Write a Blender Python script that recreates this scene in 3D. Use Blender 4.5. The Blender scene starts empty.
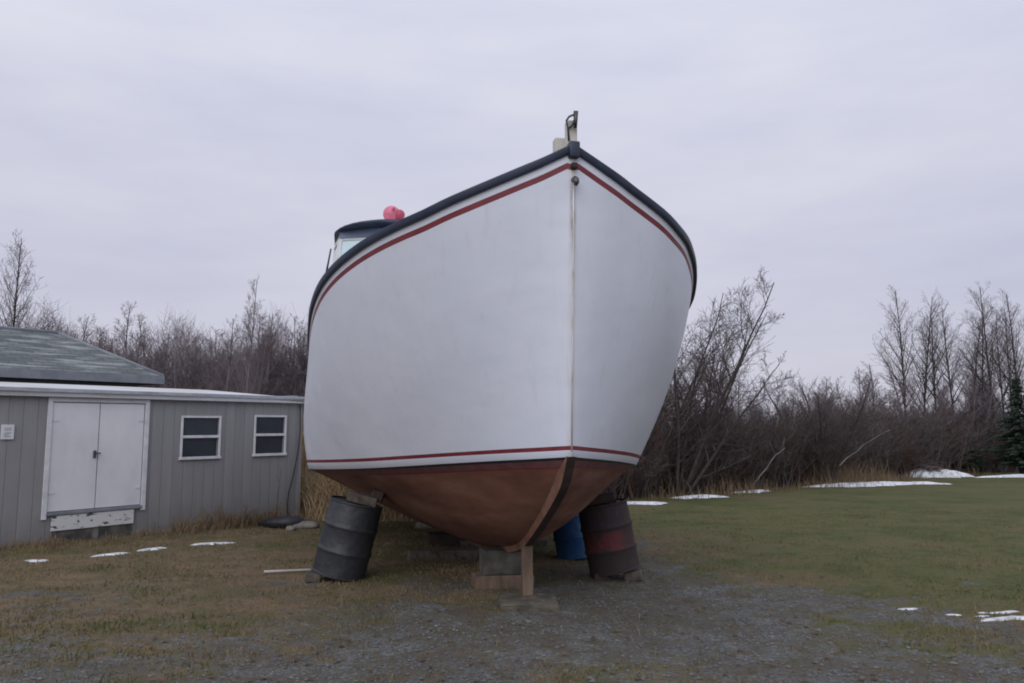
import bpy, bmesh, math, random
import numpy as np
from mathutils import Vector, Matrix, Euler
R = math.radians
C = bpy.context.scene.collection
rng = np.random.default_rng(7)
random.seed(7)

# ------------------------------------------------------------------ materials
def new_mat(name):
    m = bpy.data.materials.new(name); m.use_nodes = True
    nt = m.node_tree; nt.nodes.clear()
    out = nt.nodes.new('ShaderNodeOutputMaterial'); b = nt.nodes.new('ShaderNodeBsdfPrincipled')
    nt.links.new(b.outputs[0], out.inputs[0])
    return m, nt, b
class G:
    """small node-graph helper"""
    def __init__(s, nt): s.nt = nt
    def n(s, t, **kw):
        n = s.nt.nodes.new(t)
        for k, v in kw.items(): setattr(n, k, v)
        return n
    def l(s, a, b): s.nt.links.new(a, b)
    def coord(s, kind='Object', scale=(1,1,1), loc=(0,0,0)):
        tc = s.n('ShaderNodeTexCoord'); mp = s.n('ShaderNodeMapping')
        mp.inputs['Scale'].default_value = scale; mp.inputs['Location'].default_value = loc
        s.l(tc.outputs[kind], mp.inputs['Vector']); return mp.outputs[0]
    def pos(s, scale=(1,1,1)):
        g = s.n('ShaderNodeNewGeometry'); mp = s.n('ShaderNodeMapping'); mp.inputs['Scale'].default_value = scale
        s.l(g.outputs['Position'], mp.inputs['Vector']); return mp.outputs[0]
    def noise(s, vec, scale, detail=4, rough=.55):
        n = s.n('ShaderNodeTexNoise'); n.inputs['Scale'].default_value = scale
        n.inputs['Detail'].default_value = detail; n.inputs['Roughness'].default_value = rough
        s.l(vec, n.inputs['Vector']); return n.outputs['Fac']
    def voro(s, vec, scale, feature='F1'):
        n = s.n('ShaderNodeTexVoronoi'); n.feature = feature; n.inputs['Scale'].default_value = scale
        s.l(vec, n.inputs['Vector']); return n
    def ramp(s, fac, stops):
        n = s.n('ShaderNodeValToRGB'); e = n.color_ramp.elements
        while len(e) < len(stops): e.new(.5)
        for i, (p, c) in enumerate(stops):
            e[i].position = p; e[i].color = (c if len(c) == 4 else (*c, 1)) if not isinstance(c, (int, float)) else (c, c, c, 1)
        s.l(fac, n.inputs[0]); return n.outputs[0]
    def math(s, op, a, b=None, c=None, clamp=False):
        n = s.n('ShaderNodeMath', operation=op); n.use_clamp = clamp
        for i, v in enumerate((a, b, c)):
            if v is None: continue
            if isinstance(v, (int, float)): n.inputs[i].default_value = v
            else: s.l(v, n.inputs[i])
        return n.outputs[0]
    def mix(s, fac, a, b, mode='MIX'):
        n = s.n('ShaderNodeMix', data_type='RGBA', blend_type=mode); n.clamp_factor = True
        for k, v in ((0, fac), (6, a), (7, b)):
            if isinstance(v, (int, float)): n.inputs[k].default_value = v
            elif isinstance(v, (tuple, list)): n.inputs[k].default_value = (*v, 1) if len(v) == 3 else v
            else: s.l(v, n.inputs[k])
        return n.outputs[2]
    def bump(s, h, strength, dist, b):
        n = s.n('ShaderNodeBump'); n.inputs['Strength'].default_value = strength; n.inputs['Distance'].default_value = dist
        s.l(h, n.inputs['Height']); s.l(n.outputs[0], b.inputs['Normal']); return n
    def sep(s, vec):
        n = s.n('ShaderNodeSeparateXYZ'); s.l(vec, n.inputs[0]); return n.outputs

def mottled(name, c1, c2, scale=3, rough=.6, c3=None, stretch=(1,1,1), bump=.0, bscale=40, metal=0, spec=.5, coat=0, lo=.35, hi=.65):
    m, nt, b = new_mat(name); g = G(nt)
    v = g.coord('Object', stretch); f = g.noise(v, scale, 6, .6)
    stops = [(lo, c1), (hi, c2)] if c3 is None else [(lo, c1), ((lo+hi)/2, c2), (hi, c3)]
    g.l(g.ramp(f, stops), b.inputs['Base Color'])
    b.inputs['Roughness'].default_value = rough; b.inputs['Metallic'].default_value = metal
    b.inputs['Specular IOR Level'].default_value = spec; b.inputs['Coat Weight'].default_value = coat
    if bump:
        g.bump(g.noise(v, bscale, 4), bump, .01, b)
    return m

M = {}
M['navy'] = mottled('navy_paint', (.014,.022,.048), (.026,.038,.072), 6, .45)
M['red'] = mottled('red_stripe', (.155,.018,.028), (.215,.030,.042), 7, .5)
M['black'] = mottled('black_stripe', (.012,.013,.016), (.022,.022,.026), 7, .5)
M['maroon'] = mottled('maroon_boot', (.125,.045,.050), (.18,.075,.078), 9, .65)
M['antifoul'] = mottled('antifouling', (.115,.044,.027), (.180,.074,.046), 1.8, .85, (.235,.115,.076), (1,.5,2.4), .15, 60)
M['worn_wood'] = mottled('worn_stem_wood', (.15,.072,.046), (.23,.115,.075), 4, .8, (.28,.155,.105), (1,1,1), .2, 50)
M['dark_wood'] = mottled('dark_stem_wood', (.018,.012,.012), (.050,.030,.025), 5, .75)
M['timber'] = mottled('new_timber', (.09,.062,.045), (.145,.10,.070), 3, .9, (.19,.14,.10), (3,3,.8), .2, 60)
M['old_timber'] = mottled('old_timber', (.045,.038,.032), (.095,.080,.064), 5, .95, (.14,.12,.095), (2,2,2), .3, 60)
M['concrete'] = mottled('concrete', (.045,.043,.038), (.085,.080,.070), 5, .95, (.13,.122,.105), (1,1,1), .3, 90)
M['mossy'] = mottled('mossy_concrete', (.050,.047,.036), (.095,.085,.064), 7, .95, (.15,.13,.10), (1,1,1), .4, 70)
M['steel'] = mottled('dull_steel', (.07,.07,.075), (.15,.15,.155), 14, .5, metal=.7)
M['cream'] = mottled('weathered_cream_paint', (.38,.36,.31), (.55,.53,.47), 12, .7, (.62,.6,.55), (1,1,.4))
M['pink'] = mottled('faded_pink_vinyl', (.66,.15,.24), (.78,.24,.34), 10, .45)
M['pink_dark'] = mottled('rose_vinyl', (.42,.06,.11), (.52,.09,.15), 10, .5)
M['cabin'] = mottled('cabin_white', (.62,.65,.66), (.72,.74,.74), 4, .4)
M['visor_shade'] = mottled('visor_shade_blue', (.09,.125,.20), (.13,.17,.26), 5, .5)  # blue-grey that paints in the shade under the roof visor
M['white_paint'] = mottled('white_painted_wood', (.62,.635,.665), (.68,.695,.725), 2, .55, (.72,.735,.76), (1,1,.5))
M['white_trim'] = mottled('white_trim', (.56,.57,.60), (.70,.71,.74), 6, .55)
M['metal_edge'] = mottled('grey_metal_edge', (.30,.32,.36), (.48,.50,.54), 4, .45, metal=.3, stretch=(1,1,3))
M['snow'] = mottled('old_snow', (.42,.43,.44), (.68,.70,.74), 7, .75, (.78,.80,.84), bump=.6, bscale=22)
M['black_rubber'] = mottled('black_plastic', (.010,.011,.014), (.022,.023,.028), 9, .55)
M['rock'] = mottled('pale_rock', (.13,.12,.105), (.24,.225,.20), 9, .9, bump=.5, bscale=25)
M['pole'] = mottled('weathered_white_pole', (.34,.33,.30), (.50,.48,.44), 9, .7)

def mat_hull():
    m, nt, b = new_mat('white_hull_paint'); g = G(nt)
    v = g.coord('Object'); f = g.noise(v, .9, 5, .6)
    base = g.ramp(f, [(.3, (.64,.675,.765)), (.7, (.715,.745,.82))])
    sm_ = g.noise(g.coord('Object', (1,1,1.3), (3,9,4)), 1.1, 6, .7)
    base = g.mix(g.ramp(sm_, [(.52, 0.0), (.75, .22)]), base, (.52,.55,.61))
    grime = g.noise(g.coord('Object', (6, 6, .5)), 2.2, 5, .65)       # faint vertical run-off streaks
    base = g.mix(g.ramp(grime, [(.55, 0.0), (.85, .35)]), base, (.50,.50,.49))
    sp = g.noise(g.coord('Object', (1,1,1), (7,3,1)), 9, 5, .7)
    base = g.mix(g.ramp(sp, [(.66, 0.0), (.80, .5)]), base, (.52,.525,.53))
    x, y, z = g.sep(g.coord('Object'))
    # rust weeping down the stem from the eye bolt
    ax = g.math('ABSOLUTE', x)
    near = g.math('SUBTRACT', 1.0, g.math('DIVIDE', ax, .045), clamp=True)
    front = g.math('LESS_THAN', y, .35)
    brk = g.ramp(g.noise(g.coord('Object', (20, 1, 2.2)), 2.5, 4, .7), [(.34, 0.0), (.62, 1.0)])
    rust = g.math('MULTIPLY', g.math('MULTIPLY', near, front), brk)
    base = g.mix(g.math('MULTIPLY', rust, .38), base, (.42,.33,.19))
    hi = g.ramp(g.math('DIVIDE', z, 4.0), [(.77, 0.0), (.83, 1.0), (.905, 1.0), (.92, 0.0)])
    near2 = g.math('SUBTRACT', 1.0, g.math('DIVIDE', ax, .030), clamp=True)
    base = g.mix(g.math('MULTIPLY', g.math('MULTIPLY', g.math('MULTIPLY', near2, front), hi), brk), base, (.07,.05,.035))
    # brownish scum line just above the boot stripe
    base = g.mix(g.math('MULTIPLY', g.ramp(g.math('ADD', z, g.math('MULTIPLY', y, .055)), [(.0, 1.0), (1.0, 0.0)]), g.ramp(g.noise(g.coord('Object', (5,5,1)), 1.7, 5, .7), [(.42, 0.0), (.70, .8)])), base, (.46,.44,.36))
    low = g.ramp(g.math('ADD', z, g.math('MULTIPLY', y, .05)), [(.0, 1.0), (1.0, 0.0)])
    g.l(base, b.inputs['Base Color'])
    g.l(g.ramp(f, [(.2, .30), (.8, .44)]), b.inputs['Roughness'])
    g.bump(g.noise(g.coord('Object', (1,1,1.6)), 1.5, 3, .45), .22, .06, b)
    return m
M['hull'] = mat_hull()

M['stem_cream'] = mottled('stained_cream_stem', (.50,.42,.29), (.64,.64,.61), 5, .6, (.68,.70,.74), (8,8,1.0))
def mat_siding():
    m, nt, b = new_mat('grey_grooved_siding'); g = G(nt)
    v = g.coord('Object'); x, y, z = g.sep(v)
    fr = g.math('FRACT', g.math('MULTIPLY', x, 1/.203))
    d = g.math('ABSOLUTE', g.math('SUBTRACT', fr, .5))
    groove = g.ramp(d, [(.455, 1.0), (.49, 0.0)])
    n1 = g.noise(g.coord('Object', (3,3,.45)), 2.4, 6, .65)
    col = g.ramp(n1, [(.3, (.235,.235,.243)), (.55, (.265,.265,.273)), (.75, (.30,.298,.302))])
    rnd = g.n('ShaderNodeTexWhiteNoise', noise_dimensions='1D'); g.l(g.math('FLOOR', g.math('MULTIPLY', x, 1/.203)), rnd.inputs['W'])
    col = g.mix(g.math('MULTIPLY', rnd.outputs[0], .22), col, (.16,.16,.165))
    foot_noise = g.noise(v, 5, 5, .7)
    hz = g.math('SUBTRACT', 1.0, g.math('DIVIDE', z, .55), clamp=True)     # browner towards the wall foot, broken up by noise
    col = g.mix(g.math('MULTIPLY', g.math('MULTIPLY', hz, foot_noise), .8), col, (.13,.115,.095))
    col = g.mix(g.math('MULTIPLY', g.math('SUBTRACT', 1.0, groove), .42), col, (.15,.15,.152))
    g.l(col, b.inputs['Base Color']); b.inputs['Roughness'].default_value = .65
    g.bump(groove, .6, .01, b)
    return m
M['siding'] = mat_siding()

def mat_shingle():
    m, nt, b = new_mat('weathered_green_grey_shingle'); g = G(nt)
    tc = g.n('ShaderNodeTexCoord'); mp = g.n('ShaderNodeMapping'); g.l(tc.outputs['UV'], mp.inputs[0])
    br = g.n('ShaderNodeTexBrick'); g.l(mp.outputs[0], br.inputs['Vector'])
    br.inputs['Scale'].default_value = 1; br.inputs['Brick Width'].default_value = .33; br.inputs['Row Height'].default_value = .14
    br.inputs['Mortar Size'].default_value = .008; br.inputs['Color1'].default_value = (.090,.105,.105,1); br.inputs['Color2'].default_value = (.155,.17,.175,1); br.inputs['Mortar'].default_value = (.05,.06,.06,1)
    n = g.noise(g.coord('UV', (.5, 4, 1)), 1.6, 5, .65)
    col = g.mix(g.ramp(n, [(.50, 0.0), (.64, .8)]), br.outputs[0], (.33,.36,.36))
    g.l(col, b.inputs['Base Color']); b.inputs['Roughness'].default_value = .85
    g.bump(br.outputs['Fac'], -.4, .01, b)
    return m
M['shingle'] = mat_shingle()
M['flat_roof'] = mottled('pale_flat_roof', (.44,.42,.36), (.60,.60,.60), 1.2, .7, (.66,.68,.72), (.6,3,1))
M['dull_fascia'] = mottled('bluegrey_fascia', (.17,.19,.22), (.25,.27,.30), 3, .7)
M['dark_wall'] = mottled('dark_grey_wall', (.10,.105,.115), (.15,.155,.16), 2, .8)
def mat_glass(name, col, rough=.06):
    m, nt, b = new_mat(name); g = G(nt)
    f = g.noise(g.coord('Object'), 2.0, 3)
    g.l(g.ramp(f, [(.3, col), (.7, tuple(c*1.5 for c in col))]), b.inputs['Base Color'])
    b.inputs['Roughness'].default_value = rough; b.inputs['Specular IOR Level'].default_value = .5
    return m
M['pane'] = mat_glass('dark_window_pane', (.022,.028,.034), .12)
M['cabin_glass'] = mat_glass('cabin_glass', (.02,.035,.05), .05)
M['cabin_glass_sky'] = mat_glass('sky_painted_cabin_glass', (.42,.55,.59), .1)  # bright sky reflection painted into the pane colour

def mat_drum(name, base, alt, bands=(), rough=.55, rust=(.07,.035,.022), rust_lo=.55, metal=.0):
    m, nt, b = new_mat(name); g = G(nt)
    v = g.coord('Object'); x, y, z = g.sep(v)
    col = g.ramp(g.noise(v, 3.0, 5, .65), [(.3, base), (.7, alt)])
    jz = g.math('ADD', z, g.math('MULTIPLY', g.math('SUBTRACT', g.noise(v, 9, 4), .5), .05))
    for z0, z1, c in bands:
        msk = g.math('MULTIPLY', g.math('GREATER_THAN', jz, z0), g.math('LESS_THAN', jz, z1))
        col = g.mix(msk, col, c)
    r = g.ramp(g.noise(g.coord('Object', (1,1,.6), (3,5,2)), 5.5, 6, .72), [(rust_lo, 0.0), (rust_lo+.13, 1.0)])
    col = g.mix(r, col, rust)
    sc_ = g.ramp(g.noise(g.coord('Object', (1,1,.35), (9,1,4)), 16, 5, .75), [(.60, 0.0), (.74, .55)])
    col = g.mix(sc_, col, tuple(min(1, c*2.2+.02) for c in alt))
    g.l(col, b.inputs['Base Color']); b.inputs['Roughness'].default_value = rough
    g.bump(g.noise(v, 3.2, 4, .6), .6, .04, b)
    return m
M['drum_grey'] = mat_drum('slate_drum_paint', (.020,.022,.027), (.036,.039,.045), rough=.5, rust=(.045,.04,.04), rust_lo=.60)
M['drum_rust'] = mat_drum('rusty_drum_paint', (.020,.016,.018), (.042,.030,.030), [(.26,.47,(.105,.022,.026)), (.47,.60,(.030,.018,.032))], .8, (.030,.021,.019), .45)
M['drum_blue'] = mat_drum('blue_drum_plastic', (.020,.080,.21), (.034,.105,.27), rough=.4, rust=(.02,.05,.12), rust_lo=.66)

def mat_bark(name, c1, c2):
    return mottled(name, c1, c2, 8, .9, stretch=(1,1,.4))
M['bark_far'] = mat_bark('hazed_greybrown_bark', (.15,.13,.14), (.22,.195,.205))  # lightened, with distance haze painted into the bark colour
M['twig_far'] = mat_bark('hazed_mauve_twigs', (.14,.112,.122), (.205,.17,.182))  # twig colour also carries painted-in distance haze
M['bark'] = mat_bark('dark_bark', (.038,.031,.030), (.070,.058,.055))
M['twig'] = mat_bark('dark_twigs', (.075,.060,.060), (.13,.104,.102))
M['brush'] = mat_bark('brush_stems', (.078,.062,.062), (.145,.118,.115))  # base colour raised to paint in lightening by the air
M['brush_red'] = mat_bark('reddish_brush_stems', (.065,.038,.030), (.115,.072,.055))
M['bleached'] = mat_bark('bleached_limb', (.13,.115,.105), (.22,.20,.185))
M['needle'] = mottled('spruce_needles', (.010,.022,.014), (.028,.050,.028), 1.5, .8)

# grass blades: colour varies by the patch they grow in
def mat_blades(name, stops, rough=.8):
    m, nt, b = new_mat(name); g = G(nt)
    f = g.noise(g.pos(), .55, 5, .65); f2 = g.noise(g.pos(), 25, 2, .6)
    f = g.math('ADD', g.math('MULTIPLY', f, .6), g.math('MULTIPLY', f2, .4))
    g.l(g.ramp(f, stops), b.inputs['Base Color']); b.inputs['Roughness'].default_value = rough
    b.inputs['Specular IOR Level'].default_value = .2
    return m
M['blades'] = mat_blades('autumn_grass_blades', [(.38, (.24,.18,.115)), (.48, (.175,.145,.080)), (.56, (.115,.122,.052)), (.66, (.085,.105,.040))])
M['tall_dry'] = mat_blades('tall_dry_grass_blades', [(.35, (.10,.072,.046)), (.5, (.19,.138,.085)), (.65, (.29,.22,.135))])
M['straw'] = mat_blades('bleached_straw', [(.35, (.24,.17,.095)), (.5, (.40,.30,.18)), (.65, (.52,.41,.27))])
M['stones'] = mat_blades('gravel_stones', [(.36, (.09,.095,.095)), (.5, (.125,.13,.13)), (.64, (.19,.19,.185))], .85)
M['leaf'] = mat_blades('fallen_leaf', [(.4, (.075,.048,.03)), (.6, (.15,.10,.062))])

# ------------------------------------------------------------------ mesh helpers
class MB:
    def __init__(s): s.v = []; s.f = []; s.m = []; s.sm = []; s.uv = None
    def add(s, vs, fs, mi=0, smooth=False):
        o = len(s.v); s.v += [tuple(map(float, p)) for p in vs]
        for f in fs: s.f.append(tuple(i+o for i in f)); s.m.append(mi); s.sm.append(smooth)
    def box(s, c, size, mi=0, rot=None, bev=0.0):
        x, y, z = (q/2 for q in size)
        if bev:
            bm = bmesh.new(); bmesh.ops.create_cube(bm, size=1)
            for v in bm.verts: v.co = Vector((v.co.x*2*x, v.co.y*2*y, v.co.z*2*z))
            bmesh.ops.bevel(bm, geom=bm.edges[:], offset=bev, segments=2, affect='EDGES', profile=.5)
            vs = [v.co.copy() for v in bm.verts]; fs = [[v.index for v in f.verts] for f in bm.faces]; bm.free()
        else:
            vs = [Vector((a*x, b_*y, d*z)) for a in (-1,1) for b_ in (-1,1) for d in (-1,1)]
            fs = [(0,1,3,2),(4,6,7,5),(0,4,5,1),(2,3,7,6),(0,2,6,4),(1,5,7,3)]
        if rot is not None: vs = [rot @ v for v in vs]
        s.add([v + Vector(c) for v in vs], fs, mi)
    def tube(s, pts, rad, n=6, mi=0, cap=True, smooth=True):
        pts = [Vector(p) for p in pts]; rad = [rad]*len(pts) if isinstance(rad, (int, float)) else rad
        t0 = (pts[1]-pts[0]).normalized()
        a = t0.orthogonal().normalized(); vs = []; fs = []
        for i, p in enumerate(pts):
            t = (pts[min(i+1, len(pts)-1)] - pts[max(i-1, 0)]).normalized()
            a = (a - t*a.dot(t)); a = a.normalized() if a.length > 1e-6 else t.orthogonal().normalized()
            b_ = t.cross(a)
            for k in range(n):
                an = 2*math.pi*k/n; vs.append(p + (a*math.cos(an) + b_*math.sin(an))*rad[i])
        for i in range(len(pts)-1):
            for k in range(n):
                k2 = (k+1) % n; fs.append((i*n+k, i*n+k2, (i+1)*n+k2, (i+1)*n+k))
        if cap: fs.append(tuple(range(n))[::-1]); fs.append(tuple((len(pts)-1)*n+k for k in range(n)))
        s.add(vs, fs, mi, smooth)
    def lathe(s, prof, n=40, mi=0, smooth=True):
        vs = []; fs = []
        for r, z in prof:
            for k in range(n):
                an = 2*math.pi*k/n; vs.append((r*math.cos(an), r*math.sin(an), z))
        for i in range(len(prof)-1):
            for k in range(n):
                k2 = (k+1) % n; fs.append((i*n+k, i*n+k2, (i+1)*n+k2, (i+1)*n+k))
        s.add(vs, fs, mi, smooth)
    def prism(s, poly, z0, z1, mi=0):
        n = len(poly); vs = [(x, y, z0) for x, y in poly] + [(x, y, z1) for x, y in poly]
        fs = [tuple(range(n))[::-1], tuple(range(n, 2*n))] + [(i, (i+1) % n, n+(i+1) % n, n+i) for i in range(n)]
        s.add(vs, fs, mi)
    def mesh(s, name, mats):
        me = bpy.data.meshes.new(name); me.from_pydata(s.v, [], s.f)
        for m in (mats if isinstance(mats, (list, tuple)) else [mats]): me.materials.append(m)
        me.polygons.foreach_set('material_index', s.m); me.polygons.foreach_set('use_smooth', s.sm)
        me.update(); return me
    def build(s, name, mats, parent=None, loc=(0,0,0), rot=None):
        o = bpy.data.objects.new(name, s.mesh(name, mats)); C.objects.link(o)
        o.location = loc
        if rot is not None: o.rotation_euler = rot
        if parent: o.parent = parent
        return o
def sharp(o, ang=35):
    """auto-smooth style: mark sharp edges by angle"""
    me = o.data; bm = bmesh.new(); bm.from_mesh(me)
    for e in bm.edges:
        if len(e.link_faces) == 2 and e.calc_face_angle(0) > R(ang): e.smooth = False
    for f in bm.faces: f.smooth = True
    bmesh.ops.recalc_face_normals(bm, faces=bm.faces[:])
    bm.to_mesh(me); bm.free(); return o
def np_mesh(name, verts, faces, mat, smooth=False):
    """verts (N,3), faces (M,k) arrays -> mesh"""
    me = bpy.data.meshes.new(name); k = faces.shape[1]
    me.vertices.add(len(verts)); me.vertices.foreach_set('co', np.ascontiguousarray(verts, np.float32).ravel())
    me.loops.add(faces.size); me.loops.foreach_set('vertex_index', np.ascontiguousarray(faces, np.int32).ravel())
    me.polygons.add(len(faces)); me.polygons.foreach_set('loop_start', np.arange(0, faces.size, k, dtype=np.int32))
    me.polygons.foreach_set('use_smooth', np.full(len(faces), smooth))
    me.materials.append(mat); me.update(calc_edges=True); me.validate(); return me
def link(name, me, parent=None, loc=(0,0,0), rz=0):
    o = bpy.data.objects.new(name, me); C.objects.link(o); o.location = loc; o.rotation_euler = (0,0,rz)
    if parent: o.parent = parent
    return o
def tag(o, label=None, cat=None, group=None, kind=None):
    for k, v in (('label', label), ('category', cat), ('group', group), ('kind', kind)):
        if v: o[k] = v
    return o
def empty(name, loc, rot=(0,0,0)):
    o = bpy.data.objects.new(name, None); C.objects.link(o); o.location = loc; o.rotation_euler = rot
    o.empty_display_size = .3; return o
def spline(P, n):
    """Catmull-Rom through points, resampled at n equal arc-length steps"""
    P = np.asarray(P, float); Q = np.vstack([2*P[0]-P[1], P, 2*P[-1]-P[-2]]); out = []
    for i in range(1, len(Q)-2):
        p0, p1, p2, p3 = Q[i-1:i+3]
        d0 = np.linalg.norm(p1-p0)**.5; d1 = np.linalg.norm(p2-p1)**.5; d2 = np.linalg.norm(p3-p2)**.5
        m1 = (p1-p0)/d0 - (p2-p0)/(d0+d1) + (p2-p1)/d1; m2 = (p2-p1)/d1 - (p3-p1)/(d1+d2) + (p3-p2)/d2
        m1 *= d1; m2 *= d1
        for t in np.linspace(0, 1, 24, endpoint=False):
            out.append((2*t**3-3*t**2+1)*p1 + (t**3-2*t**2+t)*m1 + (-2*t**3+3*t**2)*p2 + (t**3-t**2)*m2)
    out.append(P[-1]); out = np.array(out)
    s = np.r_[0, np.cumsum(np.linalg.norm(np.diff(out, axis=0), axis=1))]
    t = np.linspace(0, 1, n)**1.35 * s[-1]
    return np.stack([np.interp(t, s, out[:, k]) for k in range(out.shape[1])], 1)

# ------------------------------------------------------------------ ground
def vnoise(x, y, f, seed=0):
    x = np.asarray(x, float)*f + seed*17.3; y = np.asarray(y, float)*f + seed*9.1
    xi = np.floor(x); yi = np.floor(y); fx = x-xi; fy = y-yi
    fx = fx*fx*(3-2*fx); fy = fy*fy*(3-2*fy)
    h = lambda a, b: np.modf(np.abs(np.sin(a*127.1 + b*311.7)*43758.5453))[0]
    return (h(xi,yi)*(1-fx)+h(xi+1,yi)*fx)*(1-fy) + (h(xi,yi+1)*(1-fx)+h(xi+1,yi+1)*fx)*fy
def gh(x, y):
    x = np.asarray(x, float); y = np.asarray(y, float)
    z = np.where(y < 55, -.03*y, -1.65 - .004*(y-55)); z = np.where(y < 0, 0*y, z)
    z = z + .05*(vnoise(x, y, .35, 1)-.5) + .026*(vnoise(x, y, 1.6, 2)-.5) + .018*(vnoise(x, y, 3.7, 3)-.5)*(np.abs(y-11) < 8)
    return z
def ghf(x, y): return float(gh(x, y))
YB_X = np.array([-60,-8,-4.2,-3.2,-2,-1.2,-.5,0,.5,1.1,1.7,2.1,2.5,2.9,3.9,6,15,60.])
YB_Y = np.array([5.7,5.8,6.3,6.8,7.3,7.6,8.0,8.8,10.4,12.0,12.4,11.4,9.2,7.5,6.3,5.9,5.4,4.5])
def gravel(x, y):
    d = np.interp(x, YB_X, YB_Y) - y
    n = vnoise(x, y, 1.3, 4)*.6 + vnoise(x, y, 3.5, 5)*.4 - .5
    n = n + .5*(vnoise(x, y, 8, 15)-.5)
    g = np.clip((d*.6 + n*3.8)/2.4 + .40, 0, 1)*(.40+.85*np.clip(vnoise(x*.7, y*1.5, 1.0, 14)*1.6-.1, 0, 1))
    g = np.clip(g, 0, 1)
    # grassy tongues in the foreground
    fg = np.clip((5.75 - y + (vnoise(x, y, .8, 8)-.5)*1.6)*1.2, 0, 1) * np.clip((vnoise(x*.6, y, 1.1, 9)-.36)*5, 0, 1)
    return g*(1-.55*fg)

def sgrid(a, b, n, p=2.4):
    t = np.linspace(-1, 1, n); return None
xs = np.concatenate([np.array([-600,-400,-250,-160,-110,-80]), np.linspace(-60,-12,70), np.linspace(-11.8,11.8,190), np.linspace(12,60,70), np.array([80,110,160,250,400,600])])
ys = np.concatenate([np.array([-300,-120,-50,-25,-12,-6,-3]), np.linspace(-1,3.8,14), np.linspace(4,18,200), np.linspace(18.3,60,110), np.array([64,70,80,95,120,160,220,320,480,800])])
X, Y = np.meshgrid(xs, ys); Z = gh(X, Y)
nx, ny = len(xs), len(ys); idx = np.arange(nx*ny).reshape(ny, nx)
F = np.stack([idx[:-1,:-1], idx[:-1,1:], idx[1:,1:], idx[1:,:-1]], -1).reshape(-1, 4)
def mat_ground():
    m, nt, b = new_mat('ground_grass_and_gravel'); g = G(nt)
    p = g.pos()
    at = g.n('ShaderNodeAttribute'); at.attribute_name = 'gravel'
    dr = g.n('ShaderNodeAttribute'); dr.attribute_name = 'dryness'
    # grass
    n1 = g.noise(p, .55, 6, .75); n2 = g.noise(p, 14, 4, .7); n4 = g.noise(p, 3.3, 5, .7)
    f = g.math('ADD', g.math('ADD', g.math('MULTIPLY', n1, .35), g.math('MULTIPLY', n2, .30)), g.math('MULTIPLY', n4, .35))
    f = g.math('SUBTRACT', f, g.math('MULTIPLY', g.math('SUBTRACT', dr.outputs['Fac'], .5), .24))
    grass = g.ramp(f, [(.34, (.19,.135,.082)), (.43, (.125,.102,.056)), (.50, (.112,.112,.045)), (.57, (.082,.094,.034)), (.66, (.062,.070,.028))])
    # gravel
    v1 = g.voro(p, 42); v2 = g.voro(p, 95)
    st = g.ramp(g.math('FRACT', g.math('MULTIPLY', v1.outputs['Color'], 3.7)), [(0, (.080,.086,.086)), (.5, (.135,.145,.145)), (.85, (.205,.213,.210)), (1, (.36,.36,.345))])
    sm = g.ramp(g.math('FRACT', g.math('MULTIPLY', v2.outputs['Color'], 5.1)), [(0, (.070,.076,.076)), (.6, (.138,.147,.147)), (1, (.27,.27,.26))])
    grv = g.mix(g.ramp(g.noise(p, 7, 3), [(.42, 0.0), (.58, 1.0)]), st, sm)
    dirt = g.ramp(g.noise(p, 2.3, 6, .7), [(.40, 0.0), (.62, .85)])
    grv = g.mix(dirt, grv, (.098,.078,.060))
    grv = g.mix(g.ramp(g.noise(p, .75, 5, .65), [(.40, 0.0), (.64, .6)]), grv, (.090,.082,.060))
    tuft = g.ramp(g.noise(p, 5.5, 5, .75), [(.50, 0.0), (.60, .85)])
    grv = g.mix(tuft, grv, g.ramp(g.noise(p, 20, 3, .6), [(.40, (.125,.100,.060)), (.60, (.070,.066,.038))]))
    n3 = g.noise(p, 9, 5, .7)
    mk = g.math('ADD', at.outputs['Fac'], g.math('MULTIPLY', g.math('SUBTRACT', n3, .5), 1.5))
    mk = g.ramp(mk, [(.25, 0.0), (.70, 1.0)])
    g.l(g.mix(mk, grass, grv), b.inputs['Base Color']); b.inputs['Roughness'].default_value = .92
    b.inputs['Specular IOR Level'].default_value = .2
    hgt = g.math('ADD', g.math('MULTIPLY', v1.outputs['Distance'], -.6), g.math('MULTIPLY', n2, 1.2))
    g.bump(hgt, .7, .03, b)
    return m
gme = np_mesh('ground', np.stack([X, Y, Z], -1).reshape(-1, 3), F, mat_ground(), True)
ga = gme.attributes.new('gravel', 'FLOAT', 'POINT'); ga.data.foreach_set('value', gravel(X, Y).astype(np.float32).ravel())
def dryness(x, y):
    left = np.clip((-.6 - x)*.6, 0, 1)*np.clip((16-y)*.3, 0, 1)
    d = .50 + .40*left + .5*(vnoise(x, y, .5, 11)-.5) + .45*(vnoise(x, y, 1.9, 12)-.5)
    d = d - .12*np.clip((x-2)*.4, 0, 1) + .35*np.exp(-((np.interp(x, YB_X, YB_Y)-y+.4)/.7)**2)
    d = d + .3*np.exp(-((y-5.2)/.8)**2) + .3*np.exp(-((x+.3)/1.6)**2-((y-9.5)/2.0)**2)
    return np.clip(d, 0, 1)
da = gme.attributes.new('dryness', 'FLOAT', 'POINT'); da.data.foreach_set('value', dryness(X, Y).astype(np.float32).ravel())
tag(link('ground', gme), kind='structure')

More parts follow.
